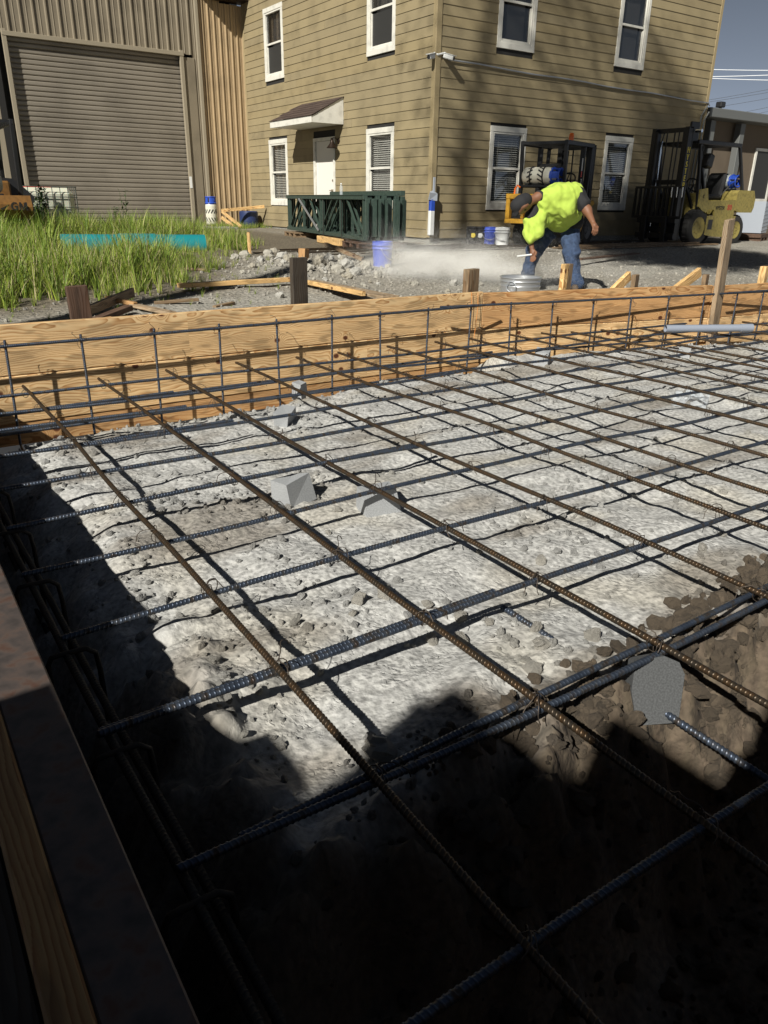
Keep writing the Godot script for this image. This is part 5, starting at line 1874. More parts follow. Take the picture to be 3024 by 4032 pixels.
func build_worker() -> void:
	# local frame: x along the picture of him to the viewer's right, z towards the viewer
	var at := Vector3(7.61, 0.0, -7.38)
	var o := thing("person", "worker in yellow high visibility vest, black cap and jeans bending over the metal pail", "person", at, -deg_to_rad(46.6))
	var g := ground_y(at.x, at.z) + 0.01
	var P := func(x, y, z): return Vector3(x * 0.94, 1.05 - (1.05 - y) * 0.94, z * 0.94)
	var pel: Vector3 = P.call(0.10, 0.76, -0.22)
	var hl := pel + Vector3(-0.115, -0.02, 0.0)
	var hr := pel + Vector3(0.12, -0.02, 0.0)
	var kl: Vector3 = P.call(-0.21, 0.44, 0.04)
	var kr: Vector3 = P.call(0.30, 0.42, 0.06)
	var al := Vector3(-0.28, g + 0.09, 0.0)
	var ar := Vector3(0.36, g + 0.09, 0.14)
	var waist := pel + Vector3(-0.02, 0.13, 0.10)
	var chest: Vector3 = P.call(0.03, 1.06, 0.14)
	var neck: Vector3 = P.call(-0.20, 1.13, 0.31)
	var sl: Vector3 = P.call(-0.24, 1.03, 0.22)
	var sr: Vector3 = P.call(0.28, 1.17, 0.10)
	var el: Vector3 = P.call(-0.31, 0.76, 0.36)
	var hal: Vector3 = P.call(-0.23, 0.47, 0.42)
	var er: Vector3 = P.call(0.44, 0.97, 0.20)
	var har: Vector3 = P.call(0.53, 0.82, 0.38)
	var hd: Vector3 = P.call(-0.41, 1.03, 0.43)
	var face := Vector3(-0.38, -0.90, 0.12).normalized()
	var up := (neck - hd).normalized() * -1.0
	var skin := [[waist, chest, 0.15, 0.17], [chest, neck, 0.13, 0.06], [sl, sr, 0.075, 0.075], [pel, waist, 0.15, 0.15], [sl, el, 0.062, 0.05], [el, hal, 0.05, 0.03], [sr, er, 0.066, 0.054], [er, har, 0.053, 0.032],
		[hl, kl, 0.09, 0.06], [hr, kr, 0.09, 0.06], [kl, al, 0.055, 0.04], [kr, ar, 0.055, 0.04], [neck, hd, 0.055, 0.06], [hd, hd + up * 0.05, 0.088, 0.092], [hd + face * 0.03 - up * 0.05, hd + face * 0.035 - up * 0.075, 0.066, 0.055]]
	# features of the face: nose, brow, lips, ears, chin
	var fx := face.cross(up).normalized()
	skin.append_array([[hd + face * 0.088 + up * 0.005, hd + face * 0.112 - up * 0.028, 0.011, 0.016], [hd + face * 0.086 + up * 0.02 - fx * 0.035, hd + face * 0.086 + up * 0.02 + fx * 0.035, 0.012, 0.012], [hd + face * 0.085 - up * 0.065 - fx * 0.02, hd + face * 0.085 - up * 0.065 + fx * 0.02, 0.012, 0.012], [hd - fx * 0.088 - up * 0.01, hd - fx * 0.094 + up * 0.015, 0.014, 0.014], [hd + fx * 0.088 - up * 0.01, hd + fx * 0.094 + up * 0.015, 0.014, 0.014]])
	obj("body", body(skin, 0.014, 0.05), M["skin"], o)
	for q in [[hal, (hal - el), Vector3(-0.4, 0.1, 0.9), 0.55, 1.0], [har, (har - er), Vector3(-0.3, -0.6, -0.5), 0.9, -1.0]]:
		obj("hand", body(hand_bones(q[0], q[1], q[2], q[3], q[4]), 0.005, 0.010), M["skin"], o)
	obj("jeans", body([[pel + Vector3(-0.07, 0.04, 0), pel + Vector3(0.08, 0.04, 0), 0.175, 0.175], [hl, kl, 0.135, 0.098], [hr, kr, 0.138, 0.100], [kl, al + Vector3(0, 0.01, 0), 0.096, 0.082], [kr, ar + Vector3(0, 0.01, 0), 0.098, 0.084], [kl + Vector3(0.03, 0.03, 0.05), kl + Vector3(-0.04, 0.02, 0.05), 0.055, 0.055], [kr + Vector3(0.04, 0.0, 0.05), kr + Vector3(-0.05, 0.03, 0.05), 0.055, 0.055], [ar + Vector3(-0.05, 0.03, 0.02), ar + Vector3(0.06, 0.02, 0.02), 0.06, 0.06]], 0.013, 0.05, 0.018, 5), M["denim"], o)
	obj("shirt", body([[pel + Vector3(0.02, 0.03, 0.02), waist, 0.18, 0.18], [waist, chest, 0.172, 0.175], [chest, neck, 0.15, 0.07], [sl, sr, 0.095, 0.095], [sl, sl.lerp(el, 0.6), 0.092, 0.088], [sr, sr.lerp(er, 0.62), 0.096, 0.092], [pel + Vector3(-0.06, 0.04, 0.1), pel + Vector3(0.18, 0.06, 0.08), 0.12, 0.12]], 0.013, 0.05, 0.012, 7), M["tee_black"], o)
	obj("safety_vest", body([[pel + Vector3(-0.01, 0.10, 0.14), waist + Vector3(0, 0.02, 0.07), 0.165, 0.192], [waist + Vector3(0.02, 0.02, 0.09), chest + Vector3(0.02, 0.03, 0.0), 0.198, 0.203], [chest, neck + Vector3(0.10, -0.01, -0.06), 0.18, 0.11], [sl + Vector3(0.10, 0.02, 0.02), sr + Vector3(-0.04, 0.02, 0.02), 0.125, 0.122], [chest + Vector3(0.13, -0.08, 0.06), waist + Vector3(0.19, 0.03, 0.06), 0.12, 0.11], [waist + Vector3(-0.14, 0.02, 0.12), Vector3(-0.18, 0.80, 0.32), 0.11, 0.10], [Vector3(-0.16, 0.86, 0.32), Vector3(-0.29, 0.70, 0.38), 0.075, 0.055], [Vector3(-0.33, 0.84, 0.36), Vector3(-0.25, 0.62, 0.42), 0.035, 0.03], [Vector3(-0.25, 0.62, 0.42), Vector3(-0.14, 0.70, 0.40), 0.03, 0.05]], 0.012, 0.08, 0.015, 3), M["hv_yellow"], o)
	obj("cap", body([[hd + up * 0.03 - face * 0.02, hd + up * 0.075 - face * 0.018, 0.106, 0.092], [hd - face * 0.045 - up * 0.02, hd - face * 0.04 + up * 0.03, 0.086, 0.088], [hd + up * 0.045 + face * 0.09 - fx * 0.04, hd + up * 0.045 + face * 0.09 + fx * 0.04, 0.022, 0.022], [hd + up * 0.04 + face * 0.125 - fx * 0.025, hd + up * 0.04 + face * 0.125 + fx * 0.025, 0.018, 0.018]], 0.010, 0.03), M["tee_black"], o)
	for q in [[al, -0.1], [ar, 0.1]]:
		var a: Vector3 = q[0]
		var toe := Vector3(q[1] * 0.6, 0, 0.9).normalized()
		obj("boot", body([[a + Vector3(0, 0.04, 0), a - Vector3(0, 0.02, 0), 0.055, 0.055], [a - Vector3(0, 0.035, 0) - toe * 0.05, a - Vector3(0, 0.04, 0) + toe * 0.16, 0.048, 0.044]], 0.010, 0.03), M["boot"], o)
	var st := MB.new()
	var b := o.transform.basis
	st.tube([hal + Vector3(0.0, -0.06, 0.03), hal + Vector3(-0.18, -0.085, 0.06)], 0.011, 10)
	var s := obj("plastic_rod", st, M["plastic_white"])
	s.transform = o.transform
	tag(s, "short white plastic rod held in the worker's lowered hand", "rod")


# ---------------------------------------------------------------- yard things
func bucket(label: String, at: Vector3, r: float, h: float, m: String, turn: float, lid := false) -> Node3D:
	var o := thing("bucket", label, "bucket", at, turn, "pails in the yard")
	var b := part(o, "shell", m)
	b.lathe([Vector2(0, 0.002), Vector2(r * 0.86, 0.0), Vector2(r * 0.88, 0.01), Vector2(r * 0.97, h * 0.70), Vector2(r * 1.05, h * 0.70), Vector2(r * 1.055, h * 0.75), Vector2(r * 0.985, h * 0.75), Vector2(r * 0.99, h * 0.84), Vector2(r * 1.06, h * 0.84), Vector2(r * 1.065, h * 0.88), Vector2(r, h * 0.88), Vector2(r * 1.01, h * 0.985), Vector2(r * 1.03, h), Vector2(r * 0.98, h), Vector2(r * 0.95, h * 0.9), Vector2(r * 0.84, 0.02), Vector2(0, 0.02)], 30)
	done(b)
	b = part(o, "handle", "galv")
	var p := []
	for k in 13:
		var a := PI * k / 12.0
		p.append(Vector3(cos(a) * r * 1.08, h * 0.74 - sin(a) * h * 0.42, r * 0.55 + sin(a) * r * 0.58))
	b.tube(p, 0.004, 6)
	b.tube([p[5], p[6], p[7]], 0.010, 8)
	done(b)
	return o


func build_yard() -> void:
	rng.seed = 21
	# the metal pail before the worker
	var gy := ground_y(5.62, -5.82)
	var pail := thing("metal_pail", "round galvanised metal pail standing just behind the orange form", "pail", Vector3(5.62, gy, -5.82), 0.4)
	var b := part(pail, "shell", "galv")
	b.lathe([Vector2(0, 0.004), Vector2(0.185, 0.0), Vector2(0.195, 0.22), Vector2(0.203, 0.228), Vector2(0.197, 0.237), Vector2(0.199, 0.29), Vector2(0.208, 0.298), Vector2(0.201, 0.306), Vector2(0.202, 0.335), Vector2(0.212, 0.342), Vector2(0.205, 0.35), Vector2(0.206, 0.372), Vector2(0.216, 0.378), Vector2(0.21, 0.386), Vector2(0.198, 0.378), Vector2(0.19, 0.2), Vector2(0.18, 0.02), Vector2(0, 0.02)], 40)
	done(b)
	for sg in [-1.0, 1.0]:
		b = part(pail, "handle", "galv_dull")
		b.ring(Vector3(sg * 0.225, 0.30, 0), Vector3(sg, 0, 0), 0.05, 0.006, 18, 6)
		b.box(Vector3(sg * 0.212, 0.335, 0), Vector3(0.012, 0.04, 0.05), Basis(), 0.003)
		done(b)
	# pails by the wall
	bucket("white plastic bucket at the end of the row by the house wall", Vector3(11.36, 0.205, -12.42), 0.15, 0.37, "plastic_white", -0.7)
	bucket("blue plastic bucket between the white bucket and the black crates", Vector3(11.20, 0.205, -12.66), 0.15, 0.37, "plastic_blue", -0.6)
	bucket("blue plastic bucket half hidden by the dust cloud in the rubble", Vector3(6.62, ground_y(6.62, -9.86) - 0.02, -9.86), 0.152, 0.375, "plastic_blue", 0.4)
	for q in [[Vector3(10.98, 0.205, -12.90), "tall black plastic tub with a yellow sticker by the house wall"], [Vector3(11.07, 0.205, -12.78), "black plastic tub squeezed beside the blue bucket"]]:
		var t := thing("black_tub", q[1], "tub", q[0], -0.6, "black tubs by the wall")
		b = part(t, "shell", "plastic_black")
		b.lathe([Vector2(0, 0.003), Vector2(0.12, 0.0), Vector2(0.145, 0.33), Vector2(0.16, 0.34), Vector2(0.16, 0.37), Vector2(0.14, 0.37), Vector2(0.11, 0.03), Vector2(0, 0.03)], 6, Transform3D(), true)
		for k in 6:
			var a := TAU * k / 6
			b.beam(Vector3(cos(a) * 0.125, 0.02, sin(a) * 0.125), Vector3(cos(a) * 0.148, 0.33, sin(a) * 0.148), 0.02, 0.012)
		done(b)
		b = part(t, "sticker", "letter_yellow" if q[0].x < 11.0 else "label_white")
		b.lathe([Vector2(0.05, 0.0), Vector2(0.05, 0.006), Vector2(0, 0.007)], 16, Transform3D(Basis(Vector3.RIGHT, PI / 2 - 0.1), Vector3(-0.02, 0.2, 0.118)))
		done(b)
	# standing gas bottle and blue drum by the shed
	var gb := thing("gas_bottle", "white lattice gas bottle with a blue collar standing by the shed corner", "gas bottle", Vector3(8.70, 0.30, -21.75), 0.3)
	gas_tank(gb, Vector3.ZERO, Basis(), "tank_white", "collar_blue", 0.16, 0.60)
	var dm := thing("blue_drum", "dark blue plastic drum against the far end of the house", "drum", Vector3(9.85, 0.26, -21.75))
	b = part(dm, "shell", "navy")
	b.lathe([Vector2(0, 0), Vector2(0.25, 0.0), Vector2(0.27, 0.02), Vector2(0.27, 0.17), Vector2(0.28, 0.19), Vector2(0.27, 0.21), Vector2(0.27, 0.42), Vector2(0.25, 0.45), Vector2(0.23, 0.44), Vector2(0.22, 0.1), Vector2(0, 0.1)], 28)
	done(b)
	for q in [[Vector3(8.9, 0.72, -21.5), Vector3(10.15, 0.84, -21.3), "yellow board propped level between the gas bottle and the house"], [Vector3(8.92, 0.70, -21.5), Vector3(9.35, 0.30, -21.2), "short yellow board slanting down by the gas bottle"], [Vector3(8.85, 0.55, -21.4), Vector3(9.1, 0.3, -21.1), "shortest yellow board leaning behind the gas bottle"]]:
		var m := MB.new()
		m.uo = Vector2(rng.randf(), rng.randf())
		m.beam(q[0], q[1], 0.085, 0.04, Vector3.UP, 0.003)
		tag(obj("board", m, M["lumber"]), q[2], "board", "boards by the shed")
	# rack frames, strapped on their sides
	var d := Vector3(7.84 - 9.05, 0, -12.29 + 17.8).normalized()
	var rk := thing("rack_frames", "bundle of dark green steel rack frames strapped on edge before the house door", "rack", Vector3(8.45, 0.36, -15.04), atan2(d.x, d.z))
	# local z runs along the frames towards the viewer, local x away towards the house
	var L := 5.5
	for k in 7:
		var x := 0.03 + k * 0.125
		var fr := part(rk, "upright_frame", "green_paint")
		var dz := rng.randf_range(-0.06, 0.06)
		for y in [0.035, 0.735]:
			fr.box(Vector3(x, y, dz), Vector3(0.078, 0.07, L), Basis(), 0.004)
		for q in 5:
			var z := lerpf(-L / 2 + 0.08, L / 2 - 0.08, q / 4.0) + dz
			fr.box(Vector3(x, 0.385, z), Vector3(0.05, 0.63, 0.055))
			if q % 2 == 0:
				fr.box(Vector3(x, 0.385, z + 0.16), Vector3(0.04, 0.63, 0.05))
		for q in 4:
			var z0 := lerpf(-L / 2 + 0.2, L / 2 - 0.2, q / 4.0) + dz
			var z1 := lerpf(-L / 2 + 0.2, L / 2 - 0.2, (q + 1) / 4.0) + dz
			if q % 2 == 0:
				fr.beam(Vector3(x, 0.08, z0), Vector3(x, 0.70, z0 + (z1 - z0) * 0.62), 0.034, 0.034)
				fr.beam(Vector3(x, 0.08, z0 + 0.3), Vector3(x, 0.70, z1 - 0.1), 0.034, 0.034)
			else:
				fr.beam(Vector3(x, 0.08, z1 - 0.1), Vector3(x, 0.70, z0 + (z1 - z0) * 0.35), 0.034, 0.034)
		done(fr)
	b = part(rk, "top_plate", "green_paint")
	b.box(Vector3(0.38, 0.778, 0.0), Vector3(0.80, 0.012, L * 0.99))
	b.box(Vector3(0.78, 0.82, 0.6), Vector3(0.09, 0.09, L * 0.78), Basis(), 0.004)
	done(b)
	b = part(rk, "end_plates", "green_paint")
	for k in 6:
		b.box(Vector3(0.07 + k * 0.14, 0.39, L / 2 + 0.02), Vector3(0.10, 0.66, 0.07), Basis(), 0.01)
	done(b)
	b = part(rk, "bare_brace", "galv")
	b.beam(Vector3(-0.04, 0.70, -1.45), Vector3(-0.04, 0.08, 0.05), 0.03, 0.03)
	done(b)
	for z in [0.35, 1.55]:
		b = part(rk, "strap", "machine_black")
		b.box(Vector3(-0.015, 0.32, z), Vector3(0.006, 0.74, 0.03))
		done(b)
	for q in [[-1.0, -1.9, "old_wood", "weathered pallet under the far end of the green rack bundle"], [0.2, 1.0, "lumber", "pale timber baulk under the middle of the green rack bundle"], [0.2, 2.5, "dark_wood", "dark pallet under the near end of the green rack bundle"]]:
		var pl := Node3D.new()
		var od := thing("pallet", q[3], "pallet", rk.transform * Vector3(0.3, -0.16, q[1]), rk.rotation.y, "dunnage under the racks")
		pl.free()
		b = part(od, "bearer", q[2])
		if q[2] == "lumber":
			b.box(Vector3(0.0, 0.085, 0), Vector3(0.14, 0.13, 1.45), Basis(), 0.006)
			b.box(Vector3(-0.45, 0.085, 0.2), Vector3(0.1, 0.13, 1.5), Basis(), 0.006)
		else:
			for z in [-0.4, 0.0, 0.4]:
				b.box(Vector3(0, 0.06, z), Vector3(0.95, 0.09, 0.09), Basis(), 0.004)
		done(b)
		if q[2] != "lumber":
			b = part(od, "deck_board", q[2])
			for k in 7:
				b.box(Vector3(-0.42 + k * 0.14, 0.118, 0), Vector3(0.1, 0.02, 0.98), Basis(), 0.003)
			done(b)
	var bt := thing("water_bottle", "clear plastic water bottle standing on top of the green racks", "bottle", rk.transform * Vector3(0.25, 0.786, 0.75))
	b = part(bt, "bottle_body", "bottle")
	b.lathe([Vector2(0, 0), Vector2(0.032, 0.0), Vector2(0.034, 0.02), Vector2(0.031, 0.06), Vector2(0.034, 0.08), Vector2(0.034, 0.13), Vector2(0.03, 0.16), Vector2(0.014, 0.19), Vector2(0.014, 0.205)], 20)
	done(b)
	b = part(bt, "cap", "plastic_white")
	b.lathe([Vector2(0.016, 0.2), Vector2(0.016, 0.22), Vector2(0, 0.221)], 16)
	done(b)
	# what leans at the house corner
	var pk := thing("wrapped_tube", "blue and white wrapped tube leaning at the house corner", "tube", Vector3(XC - 0.06, 0.36, ZC + 0.12))
	b = part(pk, "sleeve", "plastic_white")
	b.box(Vector3(0, 0.27, 0), Vector3(0.13, 0.5, 0.09), Basis(), 0.02)
	done(b)
	b = part(pk, "blue_band", "collar_blue")
	b.box(Vector3(0.005, 0.62, 0), Vector3(0.125, 0.26, 0.085), Basis(), 0.02)
	done(b)
	b = part(pk, "loose_plastic", "wrap")
	b.hexa([Vector3(-0.09, 0.72, 0.04), Vector3(0.1, 0.70, 0.05), Vector3(0.09, 0.70, -0.04), Vector3(-0.07, 0.72, -0.04), Vector3(-0.10, 0.86, 0.05), Vector3(0.12, 0.84, 0.03), Vector3(0.05, 0.90, -0.03), Vector3(-0.04, 0.88, -0.02)])
	b.box(Vector3(0.045, 0.98, 0.0), Vector3(0.055, 0.34, 0.02), Basis(), 0.004)
	done(b)
	# tote tank
	var ib := thing("tote_tank", "white plastic tote tank in a wire cage before the roll up door", "tank", Vector3(3.62, 0.40, -18.6), 0.06)
	b = part(ib, "inner_bottle", "ibc")
	b.box(Vector3(0, 0.40, 0), Vector3(1.1, 0.80, 1.0), Basis(), 0.12)
	done(b)
	b = part(ib, "cage", "ibc_cage")
	for k in 8:
		var x := lerpf(-0.56, 0.56, k / 7.0)
		for sg in [-1.0, 1.0]:
			b.tube([Vector3(x, 0.0, sg * 0.52), Vector3(x, 0.82, sg * 0.52)], 0.009, 6)
			b.tube([Vector3(sg * 0.57, 0.0, x * 0.92), Vector3(sg * 0.57, 0.82, x * 0.92)], 0.009, 6)
	for k in 5:
		var y := 0.02 + k * 0.2
		for sg in [-1.0, 1.0]:
			b.tube([Vector3(-0.58, y, sg * 0.53), Vector3(0.58, y, sg * 0.53)], 0.009, 6)
			b.tube([Vector3(sg * 0.58, y, -0.53), Vector3(sg * 0.58, y, 0.53)], 0.009, 6)
	done(b)
	b = part(ib, "lid", "red")
	b.box(Vector3(-0.1, 0.815, 0.1), Vector3(0.5, 0.03, 0.3), Basis(), 0.01)
	done(b)
	b = part(ib, "pallet_base", "old_wood")
	b.box(Vector3(0, -0.07, 0), Vector3(1.15, 0.12, 1.05), Basis(), 0.01)
	done(b)
	# shrink-wrapped load beyond the large forklift
	var sw := thing("wrapped_load", "pallet load in shiny shrink wrap beyond the large forklift's tail", "load", Vector3(20.3, 0.18, -12.35), 0.3)
	b = part(sw, "film", "wrap")
	b.prism(PackedVector2Array([Vector2(-0.28, 0.22), Vector2(0.26, 0.22), Vector2(0.30, 0.7), Vector2(0.34, 0.98), Vector2(-0.32, 1.0), Vector2(-0.30, 0.6)]), 0.7, Transform3D(Basis(), Vector3(0, 0, -0.35)))
	for k in 7:
		b.beam(Vector3(-0.30, 0.28 + k * 0.1, 0.352), Vector3(0.29, 0.33 + k * 0.095, 0.352), 0.014, 0.012)
	done(b)
	b = part(sw, "pallet_base", "dark_wood")
	b.box(Vector3(0, 0.15, 0), Vector3(0.8, 0.1, 0.8), Basis(), 0.01)
	for x in [-0.3, 0.0, 0.3]:
		b.box(Vector3(x, 0.05, 0), Vector3(0.09, 0.1, 0.8))
	done(b)
	# teal pipe in the grass
	var tp := thing("teal_pipe", "thick teal plastic pipe lying in the tall grass", "pipe")
	b = part(tp, "barrel", "teal")
	var ta := Vector3(2.85, 0.29, -13.7)
	var te := Vector3(5.12, 0.28, -13.2)
	var td := (te - ta).normalized()
	b.tube([ta, te], 0.18, 26, false)
	b.tube([te, ta], 0.17, 26, false)
	done(b)
	b = part(tp, "bell", "teal")
	b.tube([ta + td * 0.9, ta + td * 0.95, ta + td * 1.45, ta + td * 1.5], 0.193, 26, true)
	done(b)
	# boards, laths and scrap
	for q in [[Vector3(3.02, 0.15, -8.70), Vector3(4.62, 0.16, -8.72), 0.05, 0.09, "lumber", "pale yellow board lying level at the edge of the grass"], [Vector3(4.75, 0.13, -8.75), Vector3(4.72, 0.13, -6.85), 0.03, 0.22, "grey_wood", "wide dusty plank running from the rubble towards the form"], [Vector3(4.60, 0.145, -8.7), Vector3(4.56, 0.145, -7.15), 0.05, 0.05, "lumber", "yellow edge strip along the dusty plank"], [Vector3(6.05, 0.42, -10.6), Vector3(6.42, 0.22, -10.1), 0.05, 0.09, "old_wood", "weathered board sticking up from the rubble by the blue bucket"], [Vector3(5.42, 0.20, -12.0), Vector3(5.42, 0.54, -12.02), 0.03, 0.07, "lumber", "pointed pale lath standing in the rubble"], [Vector3(1.62, 0.12, -7.5), Vector3(2.35, 0.22, -8.2), 0.09, 0.04, "grey_wood", "longest grey scrap board lying by the brown plywood stake"], [Vector3(1.72, 0.10, -7.25), Vector3(2.1, 0.16, -7.5), 0.05, 0.09, "dark_wood", "burnt scrap board beside the grey one"], [Vector3(2.2, 0.13, -7.75), Vector3(2.42, 0.10, -7.2), 0.03, 0.09, "grey_wood", "pale scrap board with a light end on the scrap pile"], [Vector3(1.6, 0.10, -7.15), Vector3(1.85, 0.11, -7.2), 0.05, 0.06, "pine_orange", "reddish offcut at the foot of the scrap pile"], [Vector3(2.05, 0.17, -8.1), Vector3(2.22, 0.14, -7.7), 0.04, 0.05, "pine_orange", "orange offcut on top of the scrap pile"], [Vector3(2.5, 0.10, -8.0), Vector3(2.95, 0.12, -7.9), 0.03, 0.06, "old_wood", "thin brown lath right of the scrap pile"], [Vector3(0.75, 0.10, -8.75), Vector3(1.45, 0.20, -9.0), 0.08, 0.04, "grey_wood", "grey board end poking from the grass by the frame edge"], [Vector3(3.0, 0.09, -7.6), Vector3(3.28, 0.10, -7.75), 0.03, 0.05, "old_wood", "small chip of board on the gravel"], [Vector3(1.0, 0.10, -7.1), Vector3(1.35, 0.10, -7.0), 0.03, 0.04, "grey_wood", "thin splinter before the grass"], [Vector3(3.55, 0.16, -10.4), Vector3(3.95, 0.15, -10.1), 0.03, 0.04, "old_wood", "brown stick at the edge of the grass"]]:
		var m := MB.new()
		m.uo = Vector2(rng.randf(), rng.randf())
		var off: float = ground_y(q[0].x, q[0].z) - 0.085 if q[0].z > -9.5 else 0.0
		m.beam(q[0] + Vector3.UP * off, q[1] + Vector3.UP * off, q[2], q[3], Vector3.UP, 0.003)
		tag(obj("scrap_board", m, M[q[4]]), q[5], "board", "loose boards in the yard")
	var tb := thing("timber_offcut", "square timber offcut with one side painted blue upright in the rubble", "offcut", Vector3(5.75, 0.13, -10.75), 0.5)
	b = part(tb, "block", "pine_orange")
	b.box(Vector3(0, 0.10, 0), Vector3(0.12, 0.24, 0.12), Basis(Vector3(0, 0, 1), -0.12), 0.004)
	done(b)
	b = part(tb, "painted_side", "navy")
	b.box(Vector3(0.064, 0.09, 0), Vector3(0.006, 0.235, 0.118), Basis(Vector3(0, 0, 1), -0.12))
	done(b)
	# rebars stored on the ground along the house
	for k in 9:
		var m := MB.new()
		var p := []
		var z0 := -11.55 - 0.12 * k + rng.randf_range(-0.05, 0.05)
		var x0 := 5.2 + rng.randf() * 2.0
		for q in 8:
			var x := x0 + q * (1.0 + 0.05 * k)
			var z := z0 + 0.06 * sin(q * 0.8 + k)
			p.append(Vector3(x, ground_y(x, z) + 0.012 + 0.01 * (k % 3), z))
		m.tube(p, 0.009, 7)
		tag(obj("stored_rebar", m, M["rebar_brown"]), "long rusty rebar lying on the ground before the house, %s in depth from the viewer" % ordinal(k), "rebar", "rebars stored on the ground")
	for k in 5:
		var m := MB.new()
		m.uo = Vector2(rng.randf(), rng.randf())
		var z := -11.1 - k * 0.17
		m.beam(Vector3(11.9 + 0.3 * (k % 2), 0.21 + 0.03 * (k % 2), z), Vector3(17.2 - 0.5 * (k % 3), 0.21 + 0.03 * (k % 2), z - 0.15), 0.03, 0.10, Vector3.UP, 0.003)
		tag(obj("ground_board", m, M["old_wood"]), "long weathered board on the ground before the forklifts, %s from the viewer" % ordinal(k), "board", "boards before the forklifts")
	var lb := MB.new()
	lb.beam(Vector3(10.2, 0.18, -9.2), Vector3(12.6, 0.18, -9.9), 0.03, 0.10, Vector3.UP, 0.003)
	tag(obj("lone_board", lb, M["dark_wood"]), "single dark board on the open gravel right of the worker", "board")


